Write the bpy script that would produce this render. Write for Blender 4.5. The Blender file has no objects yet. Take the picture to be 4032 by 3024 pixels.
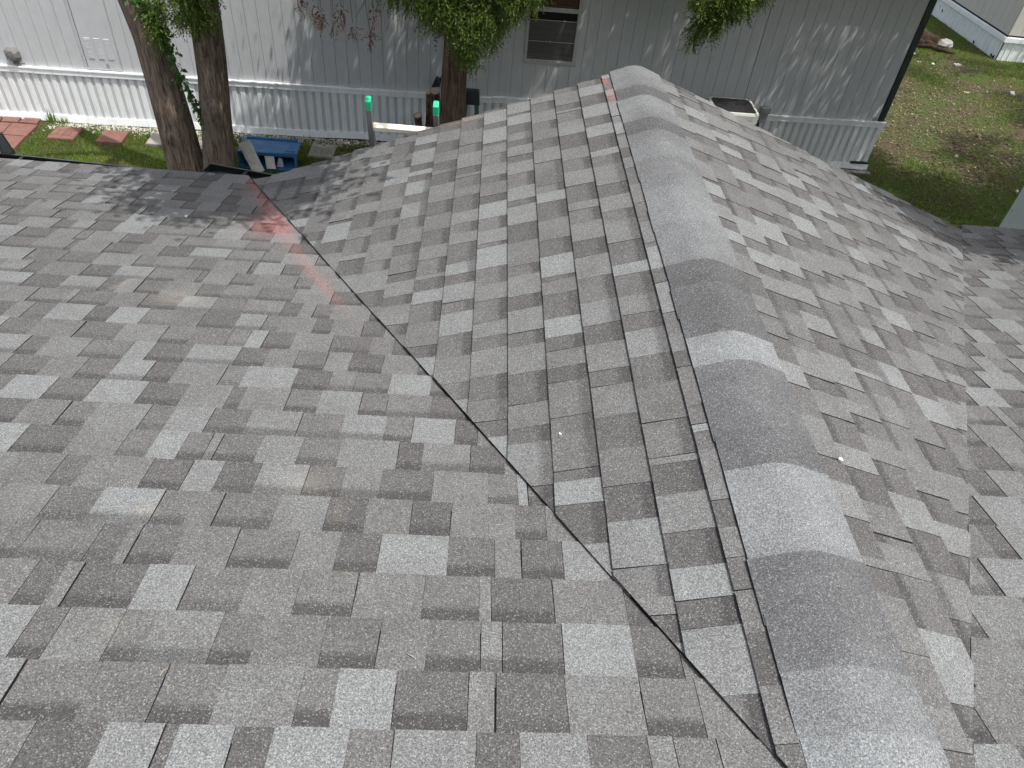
import bpy, math, random
import numpy as np
from mathutils import Vector, Matrix

random.seed(7)
RNG = np.random.default_rng(11)
scn = bpy.context.scene
col = scn.collection
sin, cos, tan, pi = math.sin, math.cos, math.tan, math.pi

# ------------------------------------------------------------------ camera
CAM = Vector((0, 0, 5.564))
RWC = np.array([[0.99684772, -0.00614951, 0.07909999],
                [0.05346017, -0.68460744, -0.72694887],
                [0.05862282, 0.72888602, -0.68212061]])      # world axes in camera axes (x right, y down, z forward)
FPX = 2835.0 / 4032.0
cd = bpy.data.cameras.new('camera')
co = bpy.data.objects.new('camera', cd)
col.objects.link(co)
m = RWC.T @ np.diag([1, -1, -1])
M4 = Matrix.Identity(4)
for i in range(3):
    for j in range(3):
        M4[i][j] = m[i][j]
M4.translation = CAM
co.matrix_world = M4
cd.sensor_width = 36
cd.lens = FPX * 36
cd.clip_start = 0.05
cd.clip_end = 500
scn.camera = co

# ------------------------------------------------------------------ world, sun, exposure
SUN = Vector((0.29, -0.21, 1.0)).normalized()
w = bpy.data.worlds.new('World')
scn.world = w
w.use_nodes = True
nt = w.node_tree
sky = nt.nodes.new('ShaderNodeTexSky')
sky.sky_type = 'NISHITA'
sky.sun_disc = False
sky.air_density = 1.0
sky.dust_density = 4.0
sky.ozone_density = 0.6
sky.sun_elevation = math.asin(SUN.z)
sky.sun_rotation = math.atan2(SUN.x, SUN.y)
bg = nt.nodes['Background']
bg.inputs['Strength'].default_value = 0.15
hs = nt.nodes.new('ShaderNodeHueSaturation')
hs.inputs['Saturation'].default_value = 0.6      # a hazy summer sky
nt.links.new(sky.outputs[0], hs.inputs['Color'])
nt.links.new(hs.outputs[0], bg.inputs[0])
sl = bpy.data.lights.new('sun', 'SUN')
sl.energy = 2.75
sl.angle = math.radians(0.53)
sl.color = (1.0, 0.98, 0.945)
so = bpy.data.objects.new('sun', sl)
so.rotation_euler = SUN.to_track_quat('Z', 'Y').to_euler()
so.location = (0, 0, 30)
col.objects.link(so)
scn.view_settings.view_transform = 'Standard'
scn.view_settings.look = 'None'
scn.view_settings.gamma = 1
scn.view_settings.exposure = 0.93
scn.view_settings.use_curve_mapping = False
scn.render.engine = 'CYCLES'
scn.cycles.max_bounces = 8
scn.cycles.transparent_max_bounces = 8

# ------------------------------------------------------------------ node helpers
def newmat(name):
    mt = bpy.data.materials.new(name)
    mt.use_nodes = True
    t = mt.node_tree
    b = t.nodes['Principled BSDF']
    return mt, t, b

class N:
    def __init__(s, t): s.t = t
    def n(s, typ, **kw):
        x = s.t.nodes.new('ShaderNode' + typ)
        for k, v in kw.items(): setattr(x, k, v)
        return x
    def l(s, a, b): s.t.links.new(a, b)
    def put(s, inp, v):
        if hasattr(v, 'is_output') or isinstance(v, bpy.types.NodeSocket): s.l(v, inp)
        else: inp.default_value = v
    def math(s, op, a, b=None, c=None, clamp=False):
        x = s.n('Math', operation=op); x.use_clamp = clamp
        s.put(x.inputs[0], a)
        if b is not None: s.put(x.inputs[1], b)
        if c is not None: s.put(x.inputs[2], c)
        return x.outputs[0]
    def mix(s, f, a, b, mode='MIX'):
        x = s.n('MixRGB', blend_type=mode)
        s.put(x.inputs[0], f); s.put(x.inputs[1], a); s.put(x.inputs[2], b)
        return x.outputs[0]
    def pos(s): return s.n('NewGeometry').outputs['Position']
    def map(s, vec, scale=(1, 1, 1), rot=(0, 0, 0), loc=(0, 0, 0)):
        x = s.n('Mapping'); s.l(vec, x.inputs[0])
        x.inputs['Scale'].default_value = scale; x.inputs['Rotation'].default_value = rot; x.inputs['Location'].default_value = loc
        return x.outputs[0]
    def noise(s, vec, scale, detail=3, rough=.55, out='Fac'):
        x = s.n('TexNoise'); s.l(vec, x.inputs['Vector'])
        x.inputs['Scale'].default_value = scale; x.inputs['Detail'].default_value = detail; x.inputs['Roughness'].default_value = rough
        return x.outputs[out]
    def vor(s, vec, scale, out='Color', feat='F1'):
        x = s.n('TexVoronoi', feature=feat); s.l(vec, x.inputs['Vector']); x.inputs['Scale'].default_value = scale
        return x.outputs[out]
    def ramp(s, f, stops):
        x = s.n('ValToRGB'); s.put(x.inputs[0], f)
        e = x.color_ramp.elements
        while len(e) < len(stops): e.new(0.5)
        for el, (p, c) in zip(e, stops):
            el.position = p; el.color = (*c, 1) if len(c) == 3 else c
        return x.outputs[0]
    def rng(s, v, a, b, c=0., d=1.):
        x = s.n('MapRange'); x.clamp = True
        s.put(x.inputs[0], v)
        for i, q in enumerate((a, b, c, d)): x.inputs[i + 1].default_value = q
        return x.outputs[0]
    def sep(s, c):
        x = s.n('SeparateColor'); s.l(c, x.inputs[0]); return x.outputs
    def bump(s, h, strength, dist, bsdf):
        x = s.n('Bump'); x.inputs['Strength'].default_value = strength; x.inputs['Distance'].default_value = dist
        s.l(h, x.inputs['Height']); s.l(x.outputs[0], bsdf.inputs['Normal'])

def g3(v): return (v, v, v, 1)

# ------------------------------------------------------------------ roof geometry constants
CAMZ = CAM.z
XR, ZR = 0.8751, CAMZ - 1.4491
PG, PR, PM = 0.3689, 0.3572, 0.2166
YG = 4.275
VB = (-1.517, 4.385, CAMZ - 2.374)              # lower end of the left valley
ZM0 = VB[2] + tan(PM) * VB[1]                   # main plane height over y = 0
EXP = 0.1429

def main_pt(x, s, h=0.0): return Vector((x, s * cos(PM) + h * sin(PM), ZM0 - s * sin(PM) + h * cos(PM)))
def gl_pt(u, s, h=0.0): return Vector((XR - s * cos(PG) - h * sin(PG), u, ZR - s * sin(PG) + h * cos(PG)))
def gr_pt(u, s, h=0.0): return Vector((XR + s * cos(PR) + h * sin(PR), u, ZR - s * sin(PR) + h * cos(PR)))

# ------------------------------------------------------------------ materials
RAMP_SH = [(0, (0.0626, 0.0598, 0.0575)), (0.3, (0.0791, 0.0764, 0.0736)), (0.55, (0.1012, 0.0994, 0.0957)), (0.8, (0.127, 0.1288, 0.126)), (1, (0.149, 0.1546, 0.1518))]
RAMP_CAP = [(0, (0.054, 0.0531, 0.0531)), (0.3, (0.0702, 0.0702, 0.0711)), (0.55, (0.0972, 0.099, 0.0999)), (0.8, (0.1314, 0.1359, 0.1368)), (1, (0.1602, 0.1683, 0.1692))]
def shingle_mat(name, paint, stops=RAMP_SH):
    mt, t, b = newmat(name); q = N(t)
    at = q.n('Attribute', attribute_name='shade')
    r, g, bl = q.sep(at.outputs['Color'])[:3]
    al = at.outputs['Alpha']
    p = q.pos()
    nz = q.noise(p, 60, 3)
    nb = q.noise(p, 9, 3)
    nb2 = q.noise(p, 3.3, 4, .6)
    tone = q.math('ADD', r, q.math('ADD', q.math('MULTIPLY', q.math('SUBTRACT', nb, .5), .42), q.math('MULTIPLY', q.math('SUBTRACT', nb2, .5), .28)))
    base = q.ramp(tone, stops)
    # printed shadow band towards the upper end of a tab
    vv = q.math('ADD', g, q.math('MULTIPLY', q.math('SUBTRACT', nz, .5), .12))
    band = q.math('MULTIPLY', q.rng(vv, .36, .22), bl)
    base = q.mix(q.math('MULTIPLY', band, .85), base, (.043, .041, .040, 1))
    # mineral granules
    v1 = q.sep(q.vor(p, 460))
    gr = q.math('ADD', q.math('MULTIPLY', v1[0], .70), .65)
    v2 = q.sep(q.vor(p, 400))
    nf = q.noise(p, 240, 2, .7)
    gr = q.math('MULTIPLY', gr, q.math('ADD', q.math('MULTIPLY', nf, 1.7), .10))
    gr = q.math('MULTIPLY', gr, q.math('ADD', q.math('MULTIPLY', v2[1], .44), .78))
    sc = q.n('VectorMath', operation='SCALE'); q.l(base, sc.inputs[0]); q.l(gr, sc.inputs['Scale'])
    c = q.mix(q.rng(v2[2], .92, .95, 0, .26), sc.outputs[0], (.46, .455, .44, 1))
    c = q.mix(q.rng(v2[0], .90, .94, 0, .36), c, (.035, .034, .034, 1))
    for (ctr, rad, amt, colr, dirv) in paint:
        d = q.n('VectorMath', operation='SUBTRACT'); q.l(p, d.inputs[0]); d.inputs[1].default_value = ctr
        dv = Vector(dirv).normalized()
        ln = q.n('VectorMath', operation='DOT_PRODUCT'); q.l(d.outputs[0], ln.inputs[0]); ln.inputs[1].default_value = dv
        le = q.n('VectorMath', operation='LENGTH'); q.l(d.outputs[0], le.inputs[0])
        l2 = q.math('POWER', le.outputs['Value'], 2); a2 = q.math('POWER', ln.outputs['Value'], 2)
        e = q.math('ADD', q.math('DIVIDE', a2, rad[0] ** 2), q.math('DIVIDE', q.math('SUBTRACT', l2, a2), rad[1] ** 2))
        e = q.math('POWER', 2.718, q.math('MULTIPLY', e, -1.0))
        e = q.math('MULTIPLY', e, q.rng(q.noise(p, 30, 4), .3, .62, .35, 1))
        e = q.math('MULTIPLY', e, q.math('ADD', q.math('MULTIPLY', v1[1], .7), .55))
        c = q.mix(q.math('MULTIPLY', e, amt, clamp=True), c, (*colr, 1))
    c = q.mix(al, (.020, .019, .019, 1), c)
    q.l(c, b.inputs['Base Color'])
    b.inputs['Roughness'].default_value = .93
    b.inputs['Specular IOR Level'].default_value = .25
    q.bump(q.math('ADD', v1[0], v2[1]), .35, .002, b)
    return mt

RED = (.62, .10, .085)
valley_dir = (main_pt(0, 0) * 0 + (Vector((XR, .17, 0)) - Vector((VB[0], VB[1], 0))))
vd = Vector((0.875 + 1.517, -4.2, .92))
PAINT_MAIN = [((-1.42, 4.20, 3.23), (.14, .05), .26, RED, vd), ((-1.30, 3.93, 3.29), (.16, .05), .22, RED, vd),
              ((-1.16, 3.66, 3.35), (.18, .055), .24, RED, vd), ((-1.12, 3.47, 3.39), (.14, .12), .26, RED, vd),
              ((-.95, 3.2, 3.45), (.25, .04), .10, RED, vd), ((-.72, 2.78, 3.54), (.30, .03), .14, RED, vd),
              ((-1.55, 2.62, 3.58), (.10, .02), .18, (.42, .38, .30), (.5, .9, -.2)), ((-1.27, 2.52, 3.60), (.09, .06), .2, (.42, .38, .30), (1, 0, 0)),
              ((-.47, 1.35, 3.86), (.07, .05), .14, (.48, .43, .33), (1, 0, 0)), ((-.35, 1.22, 3.88), (.05, .02), .1, (.40, .34, .24), (0, 1, 0)),
              ((-.86, 1.2, 3.89), (.02, .03), .15, (.45, .38, .24), (0, 1, 0)), ((-.78, .82, 3.97), (.02, .02), .12, (.5, .46, .30), (0, 1, 0))]
PAINT_GABLE = [((.685, 4.2, 4.04), (.04, .018), .6, RED, (0, 1, 0)), ((.70, 3.98, 4.05), (.1, .02), .25, RED, (0, 1, 0)),
               ((.722, .80, 4.05), (.08, .006), .6, (.30, .04, .035), (0, 1, 0)), ((1.09, .78, 3.99), (.07, .008), .7, RED, (0, 1, 0)),
               ((-.1, 4.24, 3.74), (.12, .02), .28, (.40, .17, .13), (1, 0, .38)), ((-.45, 2.3, 3.65), (1.5, .012), .35, RED, vd), ((-1.2, 3.8, 3.3), (.6, .014), .5, RED, vd)]
M_SH_MAIN = shingle_mat('shingle granules main', PAINT_MAIN)
M_SH_GAB = shingle_mat('shingle granules gable', PAINT_GABLE)
M_SH_CAP = shingle_mat('ridge cap granules', [], RAMP_CAP)

def simple(name, color, rough=.6, spec=.4, var=.12, vscale=6, bump=0, metal=0., stretch=(1, 1, 1), dirt=None):
    mt, t, b = newmat(name); q = N(t)
    p = q.map(q.pos(), stretch)
    n1 = q.noise(p, vscale, 5)
    c0 = tuple(x * (1 - var) for x in color); c1 = tuple(min(1, x * (1 + var)) for x in color)
    c = q.ramp(n1, [(.25, c0), (.75, c1)])
    if dirt:
        n2 = q.noise(q.map(q.pos(), dirt[2]), dirt[3], 5, .65)
        c = q.mix(q.rng(n2, .5, .72, 0, dirt[1]), c, (*dirt[0], 1))
    q.l(c, b.inputs['Base Color'])
    b.inputs['Roughness'].default_value = rough
    b.inputs['Specular IOR Level'].default_value = spec
    b.inputs['Metallic'].default_value = metal
    if bump: q.bump(n1, bump, .01, b)
    return mt

M_DECK = simple('asphalt underlay', (.014, .014, .014), .9)
M_BLACK = simple('black painted metal', (.012, .013, .014), .35, .5)
M_DARKGREEN = simple('dark green trim paint', (.010, .022, .022), .4, .5, dirt=((.05, .06, .05), .4, (4, 4, 1), 5))
M_WHITE = simple('white vinyl', (.80, .81, .81), .45, .4, .05, 3, dirt=((.45, .46, .44), .35, (3, 3, .8), 4))
M_WHITE2 = simple('weathered white metal', (.74, .76, .74), .5, .4, .06, 3, dirt=((.33, .35, .30), .5, (4, 4, .5), 5))
M_SIDING = None
def siding_mat(name, c0, c1, dirtc):
    mt, t, b = newmat(name); q = N(t)
    p = q.pos()
    grain = q.noise(q.map(p, (55, 55, 2.2)), 1.0, 5, .6)
    mott = q.noise(p, 7, 5, .65)
    c = q.ramp(q.math('ADD', q.math('MULTIPLY', grain, .5), q.math('MULTIPLY', mott, .5)), [(.3, c0), (.7, c1)])
    st = q.noise(q.map(p, (14, 14, 1.1)), 1.0, 6, .7)
    c = q.mix(q.rng(st, .56, .78, 0, .40), c, (*dirtc, 1))
    sp = q.noise(p, 38, 3, .6)
    c = q.mix(q.rng(sp, .70, .76, 0, .5), c, (.20, .20, .19, 1))
    q.l(c, b.inputs['Base Color'])
    b.inputs['Roughness'].default_value = .62
    b.inputs['Specular IOR Level'].default_value = .35
    q.bump(q.math('ADD', grain, q.math('MULTIPLY', mott, .6)), .35, .006, b)
    return mt
M_SIDING = siding_mat('painted wood siding', (.425, .428, .432), (.50, .503, .507), (.35, .352, .352))
M_BEIGE = siding_mat('beige siding', (.46, .44, .40), (.55, .53, .48), (.33, .32, .29))
M_BLUEGREY = siding_mat('pale blue grey panel', (.74, .77, .80), (.80, .83, .85), (.66, .68, .70))
M_GROOVE = simple('dark groove', (.22, .225, .225), .9)

def vent_mat():
    mt, t, b = newmat('perforated vinyl'); q = N(t)
    p = q.pos()
    mp = q.map(p, (150, 0, 150), (0, pi / 4, 0))
    ck = q.n('TexChecker'); q.l(mp, ck.inputs[0]); ck.inputs['Scale'].default_value = 1.0
    ck.inputs[1].default_value = (.38, .39, .39, 1); ck.inputs[2].default_value = (.68, .69, .69, 1)
    q.l(ck.outputs[0], b.inputs['Base Color']); b.inputs['Roughness'].default_value = .55
    return mt
M_VENT = vent_mat()
M_VREC = simple('vinyl recess', (.52, .53, .53), .5, .4, .06, 3, dirt=((.36, .37, .35), .4, (5, 5, .8), 4))

def bark_mat(name, dark, light, lich):
    mt, t, b = newmat(name); q = N(t)
    p = q.pos()
    f = q.noise(q.map(p, (30, 30, 2.6)), 1.0, 6, .65)
    f2 = q.noise(q.map(p, (110, 110, 9)), 1.0, 4, .6)
    h = q.math('ADD', q.math('MULTIPLY', f, .65), q.math('MULTIPLY', f2, .35))
    c = q.ramp(h, [(.38, tuple(a * .75 for a in dark)), (.5, tuple((a + bb) / 2 for a, bb in zip(dark, light))), (.62, light)])
    big = q.noise(p, 3, 4)
    c = q.mix(q.rng(big, .50, .7, 0, .35), c, (*lich, 1))
    q.l(c, b.inputs['Base Color']); b.inputs['Roughness'].default_value = .92; b.inputs['Specular IOR Level'].default_value = .15
    q.bump(h, .9, .03, b)
    return mt
M_BARK = bark_mat('cedar bark', (.05, .036, .028), (.27, .205, .160), (.20, .165, .135))
M_BARK2 = bark_mat('reddish cedar bark', (.04, .026, .019), (.22, .145, .105), (.13, .10, .075))
M_ROT = bark_mat('rotten bark', (.012, .008, .005), (.07, .046, .030), (.045, .032, .022))
M_CUT = simple('cut wood', (.46, .36, .27), .85, .2, .25, 30)

def leaf_mat(name, c0, c1, c2, trans=.35):
    mt, t, b = newmat(name); q = N(t)
    at = q.n('Attribute', attribute_name='shade')
    r = q.sep(at.outputs['Color'])[0]
    c = q.ramp(r, [(0, c0), (.6, c1), (1, c2)])
    q.l(c, b.inputs['Base Color']); b.inputs['Roughness'].default_value = .6; b.inputs['Specular IOR Level'].default_value = .25
    tr = q.n('BsdfTranslucent'); q.l(q.mix(.35, c, (.35, .45, .05, 1)), tr.inputs[0])
    mx = q.n('MixShader'); mx.inputs[0].default_value = trans
    q.l(b.outputs[0], mx.inputs[1]); q.l(tr.outputs[0], mx.inputs[2])
    q.l(mx.outputs[0], t.nodes['Material Output'].inputs['Surface'])
    return mt
M_CEDAR = leaf_mat('cedar foliage', (.045, .085, .018), (.14, .20, .042), (.32, .37, .09))
M_DEAD = leaf_mat('dead cedar foliage', (.20, .07, .03), (.32, .12, .06), (.40, .19, .10), .25)
M_IVY = leaf_mat('ivy leaf', (.025, .065, .015), (.05, .12, .03), (.09, .18, .05))
M_GRASS = leaf_mat('grass blade', (.055, .115, .012), (.125, .205, .026), (.36, .37, .10), .4)
M_LITTER = leaf_mat('dead leaf', (.07, .048, .030), (.15, .11, .07), (.36, .31, .23), .1)

def ground_mat():
    mt, t, b = newmat('lawn soil'); q = N(t)
    p = q.pos()
    n1 = q.noise(p, 1.1, 5, .6); n2 = q.noise(p, 22, 5, .7)
    soil = q.ramp(n2, [(.3, (.035, .027, .017)), (.6, (.085, .066, .040)), (.8, (.19, .16, .11))])
    grs = q.ramp(n2, [(.3, (.030, .045, .012)), (.7, (.075, .095, .028))])
    c = q.mix(q.rng(n1, .40, .60), soil, grs)
    q.l(c, b.inputs['Base Color']); b.inputs['Roughness'].default_value = .95; b.inputs['Specular IOR Level'].default_value = .1
    q.bump(n2, .8, .03, b)
    return mt
M_GROUND = ground_mat()

def speck(name, c0, c1, c2, rough=.9, scale=260):
    mt, t, b = newmat(name); q = N(t)
    p = q.pos()
    v = q.sep(q.vor(p, scale)); n1 = q.noise(p, 8, 5)
    c = q.ramp(q.math('ADD', q.math('MULTIPLY', v[0], .5), q.math('MULTIPLY', n1, .5)), [(.25, c0), (.5, c1), (.8, c2)])
    q.l(c, b.inputs['Base Color']); b.inputs['Roughness'].default_value = rough; b.inputs['Specular IOR Level'].default_value = .2
    q.bump(n1, .4, .01, b)
    return mt
M_PAVER = speck('red concrete paver', (.10, .048, .038), (.165, .082, .065), (.22, .125, .10))
M_PAVERG = speck('grey concrete paver', (.16, .15, .125), (.24, .225, .19), (.33, .31, .27))
M_GRAVEL = speck('pale gravel', (.28, .26, .22), (.44, .41, .36), (.62, .60, .55))
M_BLUE = simple('blue plastic', (.030, .125, .27), .38, .5, .15, 5, dirt=((.12, .17, .22), .5, (1, 1, 1), 6))
M_BOARD = simple('dirty white board', (.60, .58, .53), .6, .3, .15, 8, dirt=((.22, .20, .17), .5, (1, 1, 1), 14))
M_ALU = simple('ladder aluminium', (.30, .30, .29), .42, .5, .12, 10, metal=.6)
M_RUNG = simple('pale ladder rung', (.78, .73, .58), .4, .5, .05, 10)
M_MINT = simple('mint green rubber', (.03, .46, .23), .5, .4, .06, 12)
M_GREEN = simple('green fibreglass', (.01, .12, .06), .45, .5)
M_AC = simple('beige enamel', (.55, .54, .49), .45, .4, .06)
M_ACDARK = simple('fan grille black', (.05, .05, .05), .5)
M_ACFIN = simple('condenser interior', (.022, .022, .022), .7)
M_GREYBOX = simple('grey electrical box', (.24, .26, .26), .5)
M_ALFR = simple('window aluminium', (.40, .40, .385), .5, .4, .12, 12, dirt=((.20, .19, .17), .5, (1, 1, 1), 12))
M_VHOOD = simple('grey plastic hood', (.15, .15, .145), .55, .4, .3, 9)
M_BROWN = simple('brown wood blind', (.13, .07, .04), .6, .3, .4, 1, stretch=(3, 3, 90))
M_SCRAP = simple('pale scrap', (.42, .41, .38), .7, .3, .1)
M_SCRAPY = simple('tan wood scrap', (.34, .28, .18), .8, .2, .1)
M_TWIG = simple('grey twig', (.14, .11, .085), .9, .1)
M_STRAW = simple('straw', (.27, .235, .165), .8, .2)
M_STONE = speck('grey stone', (.17, .16, .15), (.27, .26, .24), (.40, .38, .35))
M_CARD = simple('dark brown sheet', (.05, .04, .032), .7)

def screen_mat():
    mt, t, b = newmat('window screen'); q = N(t)
    p = q.pos()
    n = q.noise(q.map(p, (2, 2, 90)), 1, 4); n2 = q.noise(p, 60, 4, .7)
    c = q.ramp(n, [(.3, (.055, .053, .048)), (.7, (.095, .092, .083))])
    z = q.n('SeparateXYZ'); q.l(p, z.inputs[0])
    du = q.math('MULTIPLY', q.rng(z.outputs[2], 1.60, 1.50), q.rng(n2, .45, .6))
    c = q.mix(q.math('MULTIPLY', du, .5), c, (.22, .20, .17, 1))
    q.l(c, b.inputs['Base Color']); b.inputs['Roughness'].default_value = .7
    return mt
M_SCREEN = screen_mat()
def glass_mat():
    mt, t, b = newmat('window glass')
    b.inputs['Base Color'].default_value = (.02, .02, .02, 1); b.inputs['Roughness'].default_value = .05
    b.inputs['Alpha'].default_value = .25; b.inputs['Specular IOR Level'].default_value = .5
    return mt
M_GLASS = glass_mat()
M_VOID = simple('dark interior', (.008, .008, .008), .9)

# ------------------------------------------------------------------ object helpers
def tag(o, label=None, cat=None, group=None, kind=None):
    if label: o['label'] = label
    if cat: o['category'] = cat
    if group: o['group'] = group
    if kind: o['kind'] = kind
    return o

def empty(name, loc, label=None, cat=None, group=None):
    o = bpy.data.objects.new(name, None)
    o.location = loc; o.empty_display_size = .2
    col.objects.link(o)
    return tag(o, label, cat, group)

def link(name, me, parent=None):
    o = bpy.data.objects.new(name, me)
    col.objects.link(o)
    if parent is not None:
        o.parent = parent
        o.matrix_parent_inverse = Matrix.Translation(-world_loc(parent))
    return o

def world_loc(o):
    v = Vector((0, 0, 0))
    # parents here are only ever translated
    while o is not None:
        v = v + o.matrix_parent_inverse.translation + o.location if o.parent else v + o.location
        o = o.parent
    return v

class MB:
    """collects vertices and faces; build() makes one mesh with its origin at the middle of its base"""
    def __init__(s): s.v = []; s.f = []; s.m = []; s.c = []
    def add(s, vs, fs, mi=0, cols=None):
        o = len(s.v); s.v += [tuple(x) for x in vs]
        for k, f in enumerate(fs):
            s.f.append(tuple(o + i for i in f)); s.m.append(mi)
            s.c.append(cols[k] if cols else None)
        return s
    def box(s, a, b, mi=0, fn=None):
        (x0, y0, z0), (x1, y1, z1) = a, b
        vs = [(x0, y0, z0), (x1, y0, z0), (x1, y1, z0), (x0, y1, z0), (x0, y0, z1), (x1, y0, z1), (x1, y1, z1), (x0, y1, z1)]
        if fn: vs = [fn(*v) for v in vs]
        return s.add(vs, [(3, 2, 1, 0), (4, 5, 6, 7), (0, 1, 5, 4), (1, 2, 6, 5), (2, 3, 7, 6), (3, 0, 4, 7)], mi)
    def bar(s, a, b, wx, wy, up=(0, 0, 1), mi=0):
        a, b = Vector(a), Vector(b); d = (b - a).normalized()
        up = Vector(up)
        if abs(d.dot(up)) > .98: up = Vector((0, 1, 0))
        sx = d.cross(up).normalized(); sy = sx.cross(d).normalized()
        vs = []
        for p in (a, b):
            for i, j in ((-1, -1), (1, -1), (1, 1), (-1, 1)): vs.append(p + sx * (i * wx / 2) + sy * (j * wy / 2))
        return s.add(vs, [(0, 1, 2, 3), (7, 6, 5, 4), (0, 4, 5, 1), (1, 5, 6, 2), (2, 6, 7, 3), (3, 7, 4, 0)], mi)
    def tube(s, pts, rad, n=8, mi=0, cap=True):
        pts = [Vector(p) for p in pts]
        if not hasattr(rad, '__len__'): rad = [rad] * len(pts)
        rings = []
        ref = Vector((.13, .97, .2))
        for i, p in enumerate(pts):
            d = (pts[min(i + 1, len(pts) - 1)] - pts[max(i - 1, 0)]).normalized()
            a = d.cross(ref).normalized(); b = d.cross(a)
            rings.append([p + (a * cos(2 * pi * k / n) + b * sin(2 * pi * k / n)) * rad[i] for k in range(n)])
        vs = [v for r in rings for v in r]
        fs = []
        for i in range(len(pts) - 1):
            for k in range(n): fs.append((i * n + k, i * n + (k + 1) % n, (i + 1) * n + (k + 1) % n, (i + 1) * n + k))
        if cap: fs += [tuple(range(n - 1, -1, -1)), tuple((len(pts) - 1) * n + k for k in range(n))]
        return s.add(vs, fs, mi)
    def build(s, name, mats, parent=None, smooth=False, bevel=0, origin=None):
        v = np.array(s.v, dtype=float)
        if origin is None:
            lo, hi = v.min(0), v.max(0); origin = np.array([(lo[0] + hi[0]) / 2, (lo[1] + hi[1]) / 2, lo[2]])
        else: origin = np.array(origin, dtype=float)
        me = bpy.data.meshes.new(name)
        me.from_pydata([tuple(x) for x in (v - origin)], [], s.f)
        if not isinstance(mats, (list, tuple)): mats = [mats]
        for q in mats: me.materials.append(q)
        me.polygons.foreach_set('material_index', s.m)
        if any(c is not None for c in s.c):
            at = me.color_attributes.new('shade', 'FLOAT_COLOR', 'CORNER')
            flat = []
            for f, c in zip(s.f, s.c):
                for k in range(len(f)): flat += list(c[k] if isinstance(c[0], (tuple, list)) else c)
            at.data.foreach_set('color', flat)
        if smooth: me.polygons.foreach_set('use_smooth', [True] * len(s.f))
        me.update()
        o = link(name, me, parent)
        o.location = Vector(origin) if parent is None else Vector(origin)
        if bevel:
            bm_ = o.modifiers.new('edge', 'BEVEL'); bm_.width = bevel; bm_.segments = 2; bm_.limit_method = 'ANGLE'
        return o

# ------------------------------------------------------------------ the roofed house
house = empty('house', (XR, 0, 0), 'house whose grey shingled main roof and cross gable fill the foreground', 'house')

def slab(name, quad, n, thick, mat, parent):
    top = [Vector(q) for q in quad]; bot = [q - Vector(n) * thick for q in top]
    k = len(top)
    fs = [tuple(range(k)), tuple(range(2 * k - 1, k - 1, -1))] + [(i, i + k, (i + 1) % k + k, (i + 1) % k) for i in range(k)]
    mb = MB(); mb.add(top + bot, fs)
    return mb.build(name, mat, parent)

SE = 4.385 / cos(PM)
VS_L = (XR - VB[0]) / cos(PG)
def zm(y): return VB[2] - tan(PM) * (y - VB[1])
YV = VB[1] - (ZR - VB[2]) / tan(PM)              # where ridge runs into the main plane
deck_main = slab('roof_slope', [main_pt(-5.2, -3.2, -.003), main_pt(6.4, -3.2, -.003), main_pt(6.4, SE - .01, -.003), main_pt(-5.2, SE - .01, -.003)], (0, sin(PM), cos(PM)), .09, M_DECK, house)
XRB = 3.358
vr_s = (XRB - XR) / cos(PR)
deck_l = slab('roof_slope', [gl_pt(YV, 0, -.003), gl_pt(YG - .012, 0, -.003), gl_pt(YG - .012, VS_L - .03, -.003), gl_pt(VB[1] - .09, VS_L - .02, -.003)], (-sin(PG), 0, cos(PG)), .05, M_DECK, house)
deck_r = slab('roof_slope', [gr_pt(YV, 0, -.003), gr_pt(4.26, vr_s - .02, -.003), gr_pt(YG - .012, vr_s - .03, -.003), gr_pt(YG - .012, 0, -.003)], (sin(PR), 0, cos(PR)), .05, M_DECK, house)
back = slab('roof_slope', [Vector((-5.2, -3.2 * cos(PM) - .002, ZM0 + 3.2 * sin(PM))), Vector((-5.2, -7, ZM0 - .2)), Vector((6.4, -7, ZM0 - .2)), Vector((6.4, -3.2 * cos(PM) - .002, ZM0 + 3.2 * sin(PM)))], (0, -.2, 1), .05, M_DECK, house)
mb = MB(); mb.box((-4.9, -6.7, 0), (6.1, 4.05, 3.06)); mb.build('wall', M_BEIGE, house)
mb = MB(); mb.add([(-1.3, 4.06, 3.05), (3.1, 4.06, 3.05), (XR, 4.06, ZR - .16), (-1.3, 4.11, 3.05), (3.1, 4.11, 3.05), (XR, 4.11, ZR - .16)],
                  [(0, 2, 1), (3, 4, 5), (0, 1, 4, 3), (1, 2, 5, 4), (2, 0, 3, 5)]); mb.build('gable_wall', M_BEIGE, house)

def clip(poly, planes):
    for a, b, c in planes:                       # keep a*u + b*s + c >= 0
        out = []
        for i in range(len(poly)):
            p, q = poly[i], poly[(i + 1) % len(poly)]
            dp, dq = a * p[0] + b * p[1] + c, a * q[0] + b * q[1] + c
            if dp >= 0: out.append(p)
            if dp * dq < 0:
                t = dp / (dp - dq); out.append((p[0] + (q[0] - p[0]) * t, p[1] + (q[1] - p[1]) * t))
        poly = out
        if len(poly) < 3: return None
    return poly

FX, FZ = RWC, FPX
def px_area(pts):
    """size of a piece as the camera sees it (in 1024 x 768 pixels), 0 when out of view"""
    P = np.array([[p[0], p[1], p[2] - CAMZ] for p in pts]) @ RWC.T
    if (P[:, 2] < .1).any(): return 0
    u = P[:, 0] / P[:, 2] * FPX * 1024 + 512; v = P[:, 1] / P[:, 2] * FPX * 1024 + 384
    c = (u.mean(), v.mean())
    if not (-20 < c[0] < 1044 and -20 < c[1] < 788): return 0
    return abs(np.dot(u, np.roll(v, 1)) - np.dot(v, np.roll(u, 1))) / 2

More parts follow.
